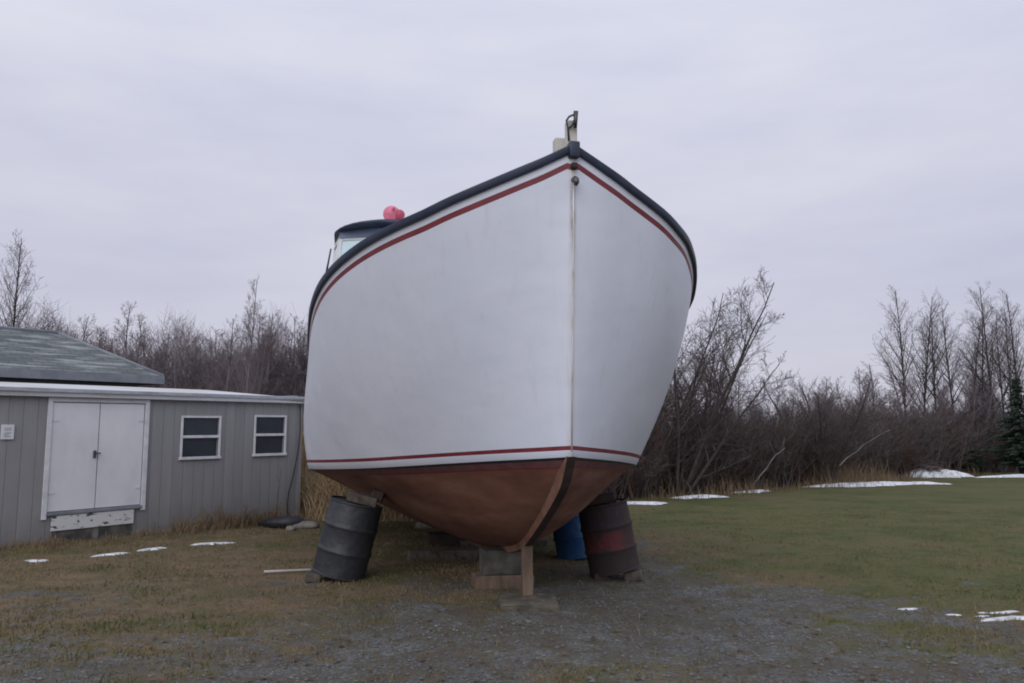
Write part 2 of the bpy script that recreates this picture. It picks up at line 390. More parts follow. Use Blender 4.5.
# ------------------------------------------------------------------ grass, stones (uncountable)
def blades(name, px, py, h, w, mat, lean=.6, z=None, dark=None):
    n = len(px); z = gh(px, py) if z is None else z
    an = rng.uniform(0, 2*np.pi, n); la = rng.uniform(0, 2*np.pi, n); ln = h*lean*rng.uniform(.2, 1.2, n)
    dx, dy = np.cos(an)*w/2, np.sin(an)*w/2
    mx, my = np.cos(la)*ln, np.sin(la)*ln
    V = np.zeros((n, 5, 3))
    V[:,0] = np.stack([px-dx, py-dy, z-.01], -1); V[:,1] = np.stack([px+dx, py+dy, z-.01], -1)
    V[:,2] = np.stack([px+dx*.8+mx*.35, py+dy*.8+my*.35, z+h*.6], -1); V[:,3] = np.stack([px-dx*.8+mx*.35, py-dy*.8+my*.35, z+h*.6], -1)
    V[:,4] = np.stack([px+mx, py+my, z+h], -1)
    b = np.arange(n)[:,None]*5
    Fq = np.concatenate([b+np.array([[0,1,2]]), b+np.array([[0,2,3]]), b+np.array([[3,2,4]])])
    return np_mesh(name, V.reshape(-1,3), Fq, mat)
def frustum_pts(n, y0, y1, xl=.72, pw=1.0):
    y = y0 + (y1-y0)*rng.uniform(0, 1, n)**pw; x = rng.uniform(-xl, xl, n)*y; return x, y
x, y = frustum_pts(170000, 4.4, 20, pw=1.25)
den = np.clip(1 - gravel(x, y)*1.1, .05, 1)*np.clip((vnoise(x, y, 2.6, 21)*.6+vnoise(x, y, 7.5, 23)*.6-.28)*1.9, .06, 1)
k = rng.uniform(0, 1, len(x)) < den
x, y = x[k], y[k]
hgt = (.012 + .035*rng.uniform(0, 1, len(x))**2)*(.3+1.5*vnoise(x, y, 2.3, 22)**1.5)*np.where(x > 1.5, .85, 1.1)
tag(link('grass', blades('grass', x, y, hgt, .006+.006*rng.uniform(0,1,len(x)), M['blades'], 1.1)), kind='stuff')
# gravel stones: flattened octahedra
x, y = frustum_pts(60000, 4.4, 14, pw=1.5)
k = rng.uniform(0, 1, len(x)) < np.clip(gravel(x, y)*1.2-.25, 0, 1)*np.clip(vnoise(x, y, 1.7, 31)*1.5-.1, 0, 1)
x, y = x[k], y[k]; n = len(x); s = .005 + .018*rng.uniform(0, 1, n)**4
base = np.array([(1,0,0),(-1,0,0),(0,1,0),(0,-1,0),(0,0,.6),(0,0,-.6)])
V = base[None]*s[:,None,None]*rng.uniform(.6, 1.25, (n,6,1)); an = rng.uniform(0, 6.28, n)
ca, sa = np.cos(an)[:,None], np.sin(an)[:,None]
V = np.stack([V[...,0]*ca - V[...,1]*sa, V[...,0]*sa + V[...,1]*ca, V[...,2]], -1) + np.stack([x, y, gh(x, y)+s*.2], -1)[:,None]
oct_f = np.array([(0,2,4),(2,1,4),(1,3,4),(3,0,4),(2,0,5),(1,2,5),(3,1,5),(0,3,5)])
Fo = (np.arange(n)[:,None,None]*6 + oct_f[None]).reshape(-1, 3)
tag(link('gravel', np_mesh('gravel', V.reshape(-1,3), Fo, M['stones'])), kind='stuff')
# fallen leaves
x, y = frustum_pts(2000, 4.5, 16, pw=1.3); n = len(x); s = rng.uniform(.010, .026, n); an = rng.uniform(0, 6.28, n); z = gh(x, y)+.012
V = np.zeros((n,4,3))
for i, (a, l, dz) in enumerate(((0,1.3,.3),(1.57,.7,.1),(3.14,1.2,.4),(4.71,.7,.0))):
    V[:,i] = np.stack([x+np.cos(an+a)*s*l, y+np.sin(an+a)*s*l, z+s*dz*rng.uniform(.3,1.6,n)], -1)
tag(link('fallen_leaves', np_mesh('fallen_leaves', V.reshape(-1,3), np.arange(n*4).reshape(-1,4), M['leaf'])), kind='stuff')
# taller dry grass: strip along the shed, bank behind the boat, foot of the brush
def strip(n, p0, p1, wid, hmin, hmax):
    t = rng.uniform(0, 1, n); px = p0[0]+(p1[0]-p0[0])*t + rng.normal(0, wid, n); py = p0[1]+(p1[1]-p0[1])*t + rng.normal(0, wid, n)
    cl = vnoise(px, py, 1.7, 41)*.6+vnoise(px, py, 5., 42)*.4; h = (hmin+(hmax-hmin)*rng.uniform(0, 1, n)**1.4)*np.clip(cl*2.6-.5, .1, 1.6); return px, py, h
A0 = np.array([-7.55, 11.76]); DW = np.array([.6, .8]); NW = np.array([.8, -.6])     # shed wall start, direction, outward normal
def wl(t, off=0.0): q = A0 + DW*t + NW*off; return (q[0], q[1])
parts = []
for n, p0, p1, wd, h0, h1 in ((2200, wl(-2,.22), wl(3,.22), .15, .03, .27), (2600, wl(2.6,.24), wl(5.35,.24), .16, .05, .42), (1600, wl(-2,.7), wl(5,.7), .3, .02, .10)):
    parts.append(strip(n, p0, p1, wd, h0, h1))
x, y, h = (np.concatenate([p[i] for p in parts]) for i in range(3))
inside = ((np.stack([x, y], -1)-A0) @ NW) < .05
x, y, h = x[~inside], y[~inside], h[~inside]
tag(link('tall_grass', blades('tall_grass', x, y, h, .010, M['tall_dry'], .55)), kind='stuff')

# ------------------------------------------------------------------ boat
YAW = R(12); SX, SY, EYE = .49110154, 5.97844076, 1.45
U0 = 4.0; RZ = -.30                                                # root sits under the hull
AX = np.array([-math.sin(YAW), math.cos(YAW)]); NX = np.array([math.cos(YAW), math.sin(YAW)])
rootxy = np.array([SX, SY]) + AX*U0
boat = empty('fishing_boat', (rootxy[0], rootxy[1], RZ), (0,0,YAW))
tag(boat, 'large white wooden fishing boat with navy rail and red stripes, propped up on land', 'fishing boat')
def L(b, u, e): return (b, u-U0, e+EYE-RZ)                        # (lateral, aft, height over eye) -> local
def boat_pt(b, u, e):
    q = np.array([SX, SY]) + AX*u + NX*b; return Vector((q[0], q[1], e+EYE))
RAIL = [(.0,.03,2.215),(.02,.14,2.16),(.045,.25,2.108),(.12,.43,2.04),(.22,.60,1.98),(.32,.79,1.91),(.43,.97,1.845),(.58,1.145,1.78),(.80,1.33,1.735),(1.10,1.52,1.69),(1.42,1.70,1.63),(1.82,1.885,1.54),(2.20,2.02,1.43),(2.7,2.115,1.29),(3.3,2.165,1.13),(4,2.195,.99),(5,2.23,.87),(7,2.25,.76),(9,2.18,.72),(10.6,2.05,.72)]
WL_ = [(.14,.0,-.245),(.24,.085,-.255),(.41,.21,-.27),(.8,.49,-.302),(1.3,.83,-.345),(1.9,1.165,-.395),(2.5,1.432,-.44),(3.1,1.652,-.478),(3.8,1.865,-.518),(4.5,2.025,-.555),(5.3,2.155,-.595),(6.2,2.24,-.64),(7.4,2.26,-.70),(9,2.18,-.78),(10.5,2.04,-.85)]
KEEL = [(.14,.0,-.245),(.17,.0,-.275),(.30,0,-.41),(.48,0,-.535),(.76,0,-.69),(1.05,0,-.835),(1.36,0,-.98),(1.67,0,-1.115),(2.05,0,-1.215),(2.46,0,-1.29),(3.0,0,-1.375),(3.63,0,-1.45),(4.6,0,-1.52),(6,0,-1.58),(8,0,-1.65),(10.4,0,-1.72)]
NS = 90
Rc = spline(RAIL, NS); Wc = spline(WL_, NS); Kc = spline(KEEL, NS)
# hull skin at the rail lies inside the guard rail
tan = np.gradient(Rc, axis=0); nrm = np.stack([-tan[:,1], tan[:,0], 0*tan[:,0]], 1); nrm /= np.linalg.norm(nrm, axis=1)[:,None]   # outward (lateral +)
Rh = Rc - nrm*.024; Rh[:,1] = np.maximum(Rh[:,1], 0); Rh[0] = (0.015, 0, 2.19)
ln = np.linalg.norm(Rh-Wc, axis=1); lf = np.linspace(0, 1, NS)
rows = []
for off in (.0, .07, .135, .185): rows.append(('top', np.full(NS, off)/ln))
wb = .085 + .07*lf; ww = .052 + .06*lf
for q in np.linspace(0, 1, 16)[1:]: rows.append(('mid', (.185/ln)*(1-q) + (1-wb/ln)*q))
rows.append(('red', 1-ww/ln)); rows.append(('whiteline', np.ones(NS)))
mats_row = [0, 0, 1] + [0]*15 + [1, 0]                            # material of the band under row i
grid = []
bul = .5 - .5*np.cos(np.pi*np.clip(lf*4, 0, 1))
for i, (nm, tau) in enumerate(rows):
    P = Rh*(1-tau[:,None]) + Wc*tau[:,None]
    P = P + nrm*(.085*np.sin(np.pi*np.clip(tau, 0, 1)))[:,None]*bul[:,None]
    P[0,0] = Rh[0,0]*(1-tau[0]) + Wc[0,0]*tau[0]; P[0,1] = 0.0 if i < 3 else .0 + .0
    P[:,1] = np.maximum(P[:,1], 0)
    grid.append(P)
us = np.array([g[0,0] for g in grid])
ln2 = np.maximum(np.linalg.norm(Kc-Wc, axis=1), 1e-4)
for i, off in enumerate((.030, .095, .108)):
    o = off*(1+.9*lf); sg = np.clip(o/ln2, 0, 1)
    P = Wc*(1-sg[:,None]) + Kc*sg[:,None]; dn = np.stack([0*o, 0*o, -o*0], 1); grid.append(P+dn)
mats_row += [2, 3, 1]
sig0 = np.clip(.108*(1+.9*lf)/ln2, 0, 1)
bb = np.clip(ln2/1.2, 0, 1)
out2 = nrm.copy(); out2[:,2] = -.9; out2 /= np.linalg.norm(out2, axis=1)[:,None]
for q in np.linspace(0, 1, 15)[1:]:
    sg = sig0*(1-q) + q
    P = Wc*(1-sg[:,None]) + Kc*sg[:,None]
    P = P + out2*(.085*bb*np.sin(np.pi*q**1.4)**.9)[:,None]*np.clip(lf*5, 0, 1)[:,None]
    P[:,1] = np.maximum(P[:,1], 0); grid.append(P); mats_row.append(4)
hb = MB(); nr = len(grid)
for side in (-1, 1):
    vs = [L(side*p[1], p[0], p[2]) for P in grid for p in P]; 
    o = len(hb.v); hb.v += vs
    for r_ in range(nr-1):
        for s_ in range(NS-1):
            q = (o+r_*NS+s_, o+r_*NS+s_+1, o+(r_+1)*NS+s_+1, o+(r_+1)*NS+s_)
            hb.f.append(q if side < 0 else q[::-1]); hb.m.append(mats_row[r_]); hb.sm.append(True)
# transom
tr = [grid[r_][-1] for r_ in range(nr)]
vs = [L(p[1], p[0], p[2]) for p in tr] + [L(-p[1], p[0], p[2]) for p in tr[::-1]]
hb.add(vs, [tuple(range(len(vs)))], 0)
hull = hb.build('hull', [M['hull'], M['red'], M['black'], M['maroon'], M['antifoul']], boat)
# deck
db = MB(); dv = []
for p in Rh: dv.append(L(-p[1]*.98, p[0]+.02, p[2]-.10))
for p in Rh: dv.append(L(p[1]*.98, p[0]+.02, p[2]-.10))
db.add(dv, [(i, i+1, NS+i+1, NS+i) for i in range(NS-1)], 0, True)
db.build('deck', M['cabin'], boat)
# navy guard rail, mitred round the bow
gb = MB()
sec = [(0.0,-.012),(.0,-.062),(-.008,-.075),(-.05,-.075),(-.11,-.02),(-.11,.0),(-.02,.0)]
path = [(-p[1], p[0], p[2], -q[1], q[0]) for p, q in zip(Rc[::-1], nrm[::-1])] + [(p[1], p[0], p[2], q[1], q[0]) for p, q in zip(Rc, nrm)]
vs = [L(b_+nb*o_, u_+nu*o_, e_+h_) for b_, u_, e_, nb, nu in path for o_, h_ in sec]
ns_ = len(sec)
fs = [(i*ns_+k, i*ns_+(k+1) % ns_, (i+1)*ns_+(k+1) % ns_, (i+1)*ns_+k) for i in range(len(path)-1) for k in range(ns_)]
gb.add(vs, fs, 0, False)
gb.box(L(0, .015, 2.165), (.085, .10, .13), 0, bev=.012)
guard = sharp(gb.build('guard_rail', M['navy'], boat), 40)
# white stem band above the waterline
sb = MB(); pts = [L(0, u_, e_) for u_, e_ in ((.018,2.09),(.045,1.37),(.095,.58),(.135,-.20))]
sb.tube(pts, [.008,.007,.007,.007], 8)
sb.build('stem_band', M['stem_cream'], boat)
# worn wooden stem and keel below the waterline: pale left side, dark face, shade painted on the turned-away right side
def stem_sweep(hw0, hw1, depth, fwd, u_from=0):
    m = MB(); K = spline(KEEL, 70); t = np.gradient(K, axis=0)[:, [0,2]]; t /= np.linalg.norm(t, axis=1)[:,None]
    nn = np.stack([t[:,1], -t[:,0]], 1)                           # forward / down normal in the centre plane
    n0 = np.clip(np.arange(70)/5., 0, 1); n1_ = np.clip(np.arange(70)/14., .05, 1)
    vs = []
    for (u_, _, e_), (nu, ne), kk, k2 in zip(K, nn, n0, n1_):
        for hw, d in ((-hw0-(hw1-hw0)*k2, -depth*k2), (-hw0, fwd*kk), (hw0, fwd*kk), (hw0+(hw1-hw0)*k2, -depth*k2)):
            vs.append(L(hw, u_+nu*d, e_+ne*d))
    fs = []; mi = []
    for i in range(69):
        for k_ in range(3): fs.append((i*4+k_, i*4+k_+1, (i+1)*4+k_+1, (i+1)*4+k_)); mi.append(1 if k_ else 0)  # right side shares the dark colour as painted shade
    for f_, q in zip(fs, mi): m.add([], [], 0); m.f.append(f_); m.m.append(q); m.sm.append(False)
    m.v = vs; return m
stem_sweep(.036, .125, .16, .040).build('stem_timber', [M['worn_wood'], M['dark_wood']], boat)
# eye bolt, hawse hole
eb = MB(); eb.tube([L(0, .03, 1.93), L(0, -.02, 1.925), L(0, -.045, 1.91), L(0,-.055,1.885), L(0,-.04,1.865)], [.02,.022,.026,.024,.014], 10)
eb.build('eye_bolt', M['steel'], boat)
hp = MB(); hp.box(L(0, .0, 2.035), (.05, .05, .05), bev=.01); hp.build('hawse_hole', M['dark_wood'], boat)  # dark block stands in for the shaded hole in the stem
# bow post with iron ring and roller block
bp = MB(); bp.box(L(.005, .10, 2.27), (.085, .085, .33), bev=.01)
post = bp.build('bow_post', M['cream'], boat)
ir = MB()
ir.tube([L(-.028,.045,2.255), L(-.04,.03,2.355), L(-.055,.02,2.410), L(-.035,.01,2.440), L(.0,.0,2.455), L(.02,0,2.460)], .009, 8)
ir.tube([L(-.028,.045,2.355), L(-.005,.03,2.380), L(.005,.01,2.415)], .008, 6)
ir.tube([L(.018,.0,2.485), L(.018,.02,2.355)], [.020,.014], 10)
ir.build('iron_ring', M['steel'], post)
bk = MB(); bk.box(L(-.055, .24, 2.20), (.09, .10, .27), bev=.012); bk.build('bow_block', M['cream'], boat)
# wheelhouse
wh = MB()
plan = [(-1.30,3.66),(1.30,3.66),(1.90,3.96),(1.97,4.6),(1.97,6.8),(-1.97,6.8),(-1.97,4.6),(-1.90,3.96)]
def ring_at(e, rake, inset): return [(b_*(1-inset), u_+rake*(1 if i in (0,1) else .8 if i in (2,7) else .2 if i in (3,6) else 0)) for i, (b_, u_) in enumerate(plan)]
lv = [(.9, -.12, -.02), (1.55, .0, 0.0), (2.43, .13, .035)]
rings = [[L(b_, u_, e_) for b_, u_ in ring_at(e_, rk, ins)] for e_, rk, ins in lv]
npn = len(plan)
wh.add([p for r_ in rings for p in r_], [(j*npn+i, j*npn+(i+1) % npn, (j+1)*npn+(i+1) % npn, (j+1)*npn+i) for j in range(2) for i in range(npn)], 0)
house = sharp(wh.build('wheelhouse', M['cabin'], boat), 20)
def quad_on(i, j, s0, s1, t0, t1, off):
    """panel on wheelhouse face between plan corners i,j over upper level; s along, t up"""
    a, b_, c_, d_ = (Vector(rings[1][i]), Vector(rings[1][j]), Vector(rings[2][j]), Vector(rings[2][i]))
    nn = (b_-a).cross(d_-a).normalized()
    f = lambda s, t: (a*(1-s)+b_*s)*(1-t) + (d_*(1-s)+c_*s)*t + nn*off
    return [f(s0,t0), f(s1,t0), f(s1,t1), f(s0,t1)], nn
def window_on(i, j, s0, s1, t0=.10, t1=.84, glass='cabin_glass'):
    q, nn = quad_on(i, j, s0, s1, t0, t1, .004); fr = MB()
    for k_ in range(4): fr.tube([q[k_], q[(k_+1) % 4]], .014, 6)
    f_ = fr.build('window', M['cabin'], boat)
    pn = MB(); pn.add(q + [p - nn*.012 for p in q], [(0,1,2,3),(7,6,5,4),(0,4,5,1),(1,5,6,2),(2,6,7,3),(3,7,4,0)]); pn.build('pane', M[glass], f_)
for s0, s1, gl_ in ((.02,.22,'cabin_glass_sky'),(.25,.49,'cabin_glass_sky'),(.52,.74,'cabin_glass'),(.77,.98,'cabin_glass')): window_on(0, 1, s0, s1, glass=gl_)
window_on(7, 0, .05, .95, glass='cabin_glass_sky'); window_on(1, 2, .05, .95); window_on(6, 7, .10, .90, glass='cabin_glass_sky'); window_on(2, 3, .12, .88)
vb = MB()
for i, j in ((7,0),(0,1),(1,2)):
    q, nn = quad_on(i, j, 0, 1, .87, .99, .012); vb.add(q + [p-nn*.02 for p in q], [(0,1,2,3),(7,6,5,4),(0,4,5,1),(2,6,7,3)])
vb.build('visor_shade_band', M['visor_shade'], boat)  # strip coloured as the shade below the roof edge
# roof: rounded slab with crowned top and turned-down edge
def rrect(hx, y0, y1, r_, n=8):
    pts = []
    for cx, cy, a0 in ((hx-r_, y1-r_, 0), (-hx+r_, y1-r_, 90), (-hx+r_, y0+r_, 180), (hx-r_, y0+r_, 270)):
        for a in np.linspace(a0, a0+90, n): pts.append((cx+r_*math.cos(R(a)), cy+r_*math.sin(R(a))))
    return pts
rb = MB(); levels = [(2.395, .0), (2.40, .012), (2.42, .016), (2.435, .0), (2.475, -.12), (2.53, -.40), (2.575, -.85)]
vs = []; base = None
for e_, gr in levels:
    P = rrect(1.90+gr, 3.70-gr, 6.9+gr, .55+gr*.3)
    for b_, u_ in P: vs.append(L(b_, u_, e_ + .08 - .08*(abs(b_)/1.9)**4))
n_ = len(P); fs = [(j*n_+i, j*n_+(i+1) % n_, (j+1)*n_+(i+1) % n_, (j+1)*n_+i) for j in range(len(levels)-1) for i in range(n_)]
fs += [tuple(range(n_))[::-1], tuple((len(levels)-1)*n_+i for i in range(n_))]
mi = [0 if j < 4 else 1 for j in range(len(levels)-1) for i in range(n_)] + [0, 1]
for f_, m_ in zip(fs, mi): rb.f.append(f_); rb.m.append(m_); rb.sm.append(True)
rb.v = vs
roof_o = rb.build('wheelhouse_roof', [M['navy'], M['cabin']], boat)
ab = MB(); ab.tube([L(-1.945,2.0,1.44), L(-1.90,2.02,1.73)], [.011,.008], 6)
ab.build('rail_stanchion', M['navy'], boat)

# pink floats on the cabin roof
def buoy(name, loc, r_, mat, label, tilt):
    t = empty(name, loc, tilt); tag(t, label, 'buoy', 'pink buoys on the cabin roof')
    m = MB(); m.lathe([(0,-r_)] + [(r_*math.cos(a), r_*math.sin(a)) for a in np.linspace(-1.5, 1.35, 18)] + [(r_*.2, r_*1.08), (0, r_*1.1)], 24)
    m.build('float_body', mat, t)
    n2 = MB(); n2.tube([(0,0,r_*1.05), (0,0,r_*1.3)], r_*.16, 10); n2.build('eyelet', mat, t)
bx = boat_pt(-1.21, 3.98, 2.55)
buoy('buoy', bx + Vector((0,0,.095)), .108, M['pink'], 'larger bright pink round buoy on the left of the cabin roof', (R(70), 0, R(20)))
bx2 = boat_pt(-1.115, 3.93, 2.56)
buoy('buoy', bx2 + Vector((0,0,.07)), .068, M['pink_dark'], 'smaller darker pink buoy tucked right of the larger pink one', (R(-80), 0, R(60)))

# ------------------------------------------------------------------ supports
def drum(name, base, axis_tilt, mat, label, h=.90, r_=.30, rz=0):
    t = empty(name, base, axis_tilt); tag(t, label, 'oil drum', 'oil drums propping the boat')
    m = MB(); pr = [(r_-.012, .0), (r_+.006, .004), (r_+.006, .022), (r_-.004, .03)]
    for zc in (h*.33, h*.66):
        pr += [(r_, zc-.035), (r_+.004, zc-.022), (r_+.013, zc-.008), (r_+.013, zc+.008), (r_+.004, zc+.022), (r_, zc+.035)]
    pr += [(r_-.004, h-.03), (r_+.006, h-.022), (r_+.006, h-.004), (r_-.012, h), (r_-.012, h-.018)]
    m.lathe(pr, 48); sharp(m.build('shell', mat, t), 50)
    ld = MB(); ld.lathe([(0, h-.018), (r_-.0125, h-.018), (r_-.0125, h-.03), (0, h-.03)], 48); ld.build('lid', mat, t)
    bt = MB(); bt.lathe([(0, .012), (r_-.0125, .012), (r_-.0125, .03), (0, .03)], 48); bt.build('bottom', mat, t)
    bg = MB(); bg.tube([(.17,0,h-.02),(.17,0,h-.004)], .032, 14); bg.build('bung', M['steel'], t)
    return t
gz = lambda x, y: ghf(x, y)
drum('oil_drum', (-1.96, 9.02, gz(-1.96,9.0)+.045), (R(-2), R(13.2), 0), M['drum_grey'], 'slate grey ribbed oil drum leaning right under the left side of the boat', h=.83, r_=.30)
drum('oil_drum', (1.175, 9.12, gz(1.17,9.1)+.075), (R(-2), R(-10.5), 0), M['drum_rust'], 'rusty black oil drum with a red band, leaning left by the bow', h=.765, r_=.29)
drum('oil_drum', (.915, 10.82, gz(.92,10.8)+.01), (R(-3), R(-10), 0), M['drum_blue'], 'blue oil drum half hidden behind the rusty one', h=.84)
def block(name, c, size, mat, label, cat, rot=(0,0,0), group=None, bev=.012, wob=.006):
    m = MB(); m.box((0,0,0), size, bev=bev)
    o = m.build(name, mat, None, c, rot)
    for v in o.data.vertices: v.co += Vector(rng.normal(0, wob*.3, 3))
    return tag(o, label, cat, group)
block('wood_block', (-1.70, 9.0, .615), (.34,.26,.10), M['old_timber'], 'grey wooden shim on top of the slate grey drum', 'wood block', (0, R(14), R(8)))
block('wood_block', (-1.53, 9.06, .65), (.13,.22,.13), M['dark_wood'], 'small dark wedge against the hull above the grey drum', 'wood block', (0, R(18), R(4)))
block('wood_block', (1.02, 9.16, .60), (.34,.26,.09), M['dark_wood'], 'dark wooden shim on top of the rusty drum', 'wood block', (0, R(-12), R(-6)))
block('wood_block', (.93, 9.22, .69), (.22,.26,.11), M['black_rubber'], 'black wedge between the hull and the shim on the rusty drum', 'wood block', (0, R(-24), R(-6)))
block('chock', (-2.20, 8.83, gz(-2.2,8.83)+.05), (.16,.14,.09), M['old_timber'], 'weathered wooden chock under the raised edge of the grey drum', 'chock', (0, R(5), R(20)))
block('chock', (.99, 8.98, gz(1,9)+.03), (.17,.12,.07), M['dark_wood'], 'dark wooden chock under the left foot of the rusty drum', 'chock', (0, 0, R(10)))
block('chock', (1.36, 8.98, gz(1.36,9)+.05), (.20,.14,.11), M['old_timber'], 'brown wooden chock under the right foot of the rusty drum', 'chock', (0, R(-8), R(-12)))
pz = gz(.14, 7.5)
ft = block('footing_block', (.15, 7.48, pz-.04), (.54,.46,.22), M['mossy'], 'low mossy concrete slab under the upright wooden post', 'concrete block', (R(1), R(1), R(4)), bev=.02, wob=.012)
pb = MB(); pb.box((0,0,.27), (.10,.09,.54), bev=.006); pb.box((0,0,.525), (.103,.12,.05), bev=.004)
tag(pb.build('support_post', M['timber'], None, (.145, 7.62, pz+.075), (R(0), R(-.5), R(9))), 'upright tan timber post holding up the curved stem', 'post')
bxy = lambda b_, u_: (np.array([SX, SY]) + AX*u_ + NX*b_)
q = bxy(-.05, 2.55)
gq = gz(*q)
block('timber_block', (q[0]-.02, q[1], gq+.05), (.62,.34,.17), M['timber'], 'brown timber lying crosswise under the concrete keel block', 'timber', (0, R(1), YAW), bev=.012)
block('keel_block', (q[0]+.01, q[1]+.02, gq+.135+.13), (.50,.30,.25), M['concrete'], 'square grey concrete block under the keel near the post', 'concrete block', (0, 0, YAW), bev=.014)
q = bxy(-.12, 4.9); gq = gz(*q)
block('timber_block', (q[0]-.12, q[1], gq+.06), (1.25,.25,.13), M['old_timber'], 'long weathered plank laid across the ground under the keel', 'timber', (0, R(1), YAW+R(4)))
q = bxy(0, 6.4); gq = gz(*q)
block('timber_block', (q[0], q[1], gq+.09), (.9,.3,.18), M['dark_wood'], 'dark timber cross block further back under the keel', 'timber', (0, 0, YAW))
q = bxy(.55, 6.0); gq = gz(*q)
block('timber_block', (q[0]+.1, q[1], gq+.05), (1.3,.2,.10), M['old_timber'], 'pale plank behind the post, pointing at the blue drum', 'timber', (0, 0, YAW-R(6)))

# ------------------------------------------------------------------ shed (long axis along the wall; local x along, y outward, z up)
sh_rot = math.atan2(.8, .6)
shed = empty('shed', (A0[0], A0[1], -.40), (0,0,sh_rot))
tag(shed, 'low grey grooved shed with white double doors and flat pale roof', 'shed')
SZ = .40                                                           # local z = world z + SZ
T0, T1, DEP = -4.5, 5.39, 3.5
def wallbox(m, t0, t1, z0, z1, y0, y1, mi=0, bev=0):               # y outward (negative local y is outward)
    m.box(((t0+t1)/2, -(y0+y1)/2, (z0+z1)/2+SZ), (abs(t1-t0), abs(y1-y0), abs(z1-z0)), mi, bev=bev)
w = MB()
# front wall with openings cut out
op = [(.585, 2.10, .10, 1.83), (2.80, 3.50, .885, 1.575), (4.305, 4.965, .90, 1.60)]
edges_t = sorted({T0, T1, *[o[0] for o in op], *[o[1] for o in op]})
for a, b_ in zip(edges_t[:-1], edges_t[1:]):
    o_ = [o for o in op if o[0] <= a and b_ <= o[1]]
    if o_: wallbox(w, a, b_, -.7, o_[0][2], -.12, 0); wallbox(w, a, b_, o_[0][3], 1.95, -.12, 0)
    else: wallbox(w, a, b_, -.7, 1.95, -.12, 0)
wallbox(w, T1-.12, T1, -.7, 2.05, -DEP, -.12); wallbox(w, T0, T0+.12, -.7, 2.05, -DEP, -.12); wallbox(w, T0+.12, T1-.12, -.7, 2.15, -DEP, -DEP+.12)
w.build('wall', M['siding'], shed)
rf = MB()
rp = [(-.10, 1.985), (DEP+.15, 2.27)]                               # (inward, z): low slope rising to the back
vs = []
for t in (T0-.1, T1+.10):
    for (yy, zz) in rp: vs += [(t, yy, zz+SZ), (t, yy, zz+SZ-.09)]
rf.add(vs, [(0,4,6,2), (1,3,7,5), (0,1,5,4), (2,6,7,3), (0,2,3,1), (4,5,7,6)]); rf.build('roof', M['flat_roof'], shed)
fa = MB(); wallbox(fa, T0-.1, T1+.09, 1.885, 1.955, .0, .10, bev=.006); wallbox(fa, T0-.1, T1+.09, 1.958, 2.02, .06, .125, bev=.006)
fa.build('fascia', M['metal_edge'], shed)
cb = MB(); wallbox(cb, T1-.06, T1+.012, -.7, 1.88, -.02, .014); cb.build('corner_board', M['siding'], shed)
df = MB()
wallbox(df, .53, .60, -.0, 1.88, .003, .035, bev=.004); wallbox(df, 2.085, 2.16, .02, 1.88, .003, .035, bev=.004); wallbox(df, .60, 2.085, 1.815, 1.88, .003, .022)
df.build('door_frame', M['white_trim'], shed)
for a, b_, hs in ((.61, 1.325, 1), (1.34, 2.075, 0)):
    d = MB(); wallbox(d, a, b_, .115, 1.80, -.04, .012, bev=.004); do = d.build('door', M['white_paint'], shed)
    for zz in (.40, 1.52):
        hg = MB(); x0 = a if hs else b_-.10; wallbox(hg, x0+.004, x0+.10-.004, zz-.02, zz+.02, .0125, .02, bev=.003); hg.build('hinge', M['white_trim'], do)
    if hs:
        hd = MB(); wallbox(hd, 1.255, 1.295, .92, 1.04, .013, .045, bev=.006); wallbox(hd, 1.262, 1.36, .985, 1.005, .046, .055); hd.build('handle', M['steel'], do)
ds = MB(); wallbox(ds, .59, 2.10, .055, .105, -.05, .05, bev=.005); ds.build('door_sill', M['dull_fascia'], shed)
m_, nt_, b_n = new_mat('peeling_white_board'); g_ = G(nt_)
f_ = g_.noise(g_.coord('Object', (3,3,5)), 2.6, 6, .7)
g_.l(g_.ramp(f_, [(.56, (.62,.62,.63)), (.60, (.5,.5,.5)), (.62, (.05,.045,.04)), (.70, (.08,.07,.06))]), b_n.inputs['Base Color']); b_n.inputs['Roughness'].default_value = .8
sp_ = MB(); wallbox(sp_, .68, 1.97, -.185, .045, .003, .035, bev=.004); sp_.build('kick_board', m_, shed)
ub = MB(); wallbox(ub, .70, 1.30, -.70, -.19, .003, .02); wallbox(ub, 1.42, 1.95, -.7, -.19, .003, .02); ub.build('foundation_panel', M['concrete'], shed)
for a, b_, z0, z1 in ((2.755,3.545,.845,1.615), (4.262,5.008,.86,1.64)):
    fr = MB(); th = .036; 
    wallbox(fr, a, a+th, z0, z1, .002, .03, bev=.004); wallbox(fr, b_-th, b_, z0, z1, .002, .03, bev=.004)
    wallbox(fr, a+th, b_-th, z1-th, z1, .002, .028, bev=.004); wallbox(fr, a-.015, b_+.015, z0-.012, z0+th, .002, .045, bev=.004)
    zm = (z0+z1)/2+.01; wallbox(fr, a+th, b_-th, zm-.024, zm+.024, -.02, .022, bev=.004)
    wf = fr.build('window', M['white_trim'], shed)
    p1 = MB(); wallbox(p1, a+th, b_-th, z0+th, zm-.02, -.05, -.042); p1.build('pane', M['pane'], wf)
    p2 = MB(); wallbox(p2, a+th, b_-th, zm+.02, z1-th, -.03, -.022); p2.build('pane', M['pane'], wf)
    bk_ = MB(); wallbox(bk_, a+.02, b_-.02, z0+.02, z1-.02, -.118, -.10); bk_.build('blind_back', M['black_rubber'], wf)
jb = MB(); wallbox(jb, -.10, .075, 1.235, 1.455, .003, .03, bev=.006); jo = jb.build('notice_board', M['white_trim'], shed)
j2 = MB()
for zz in (1.40, 1.375, 1.33, 1.305, 1.28): wallbox(j2, -.06, .035 if zz != 1.305 else .0, zz-.005, zz+.005, .0302, .0315)
j2.build('faded_print', M['dull_fascia'], jo)
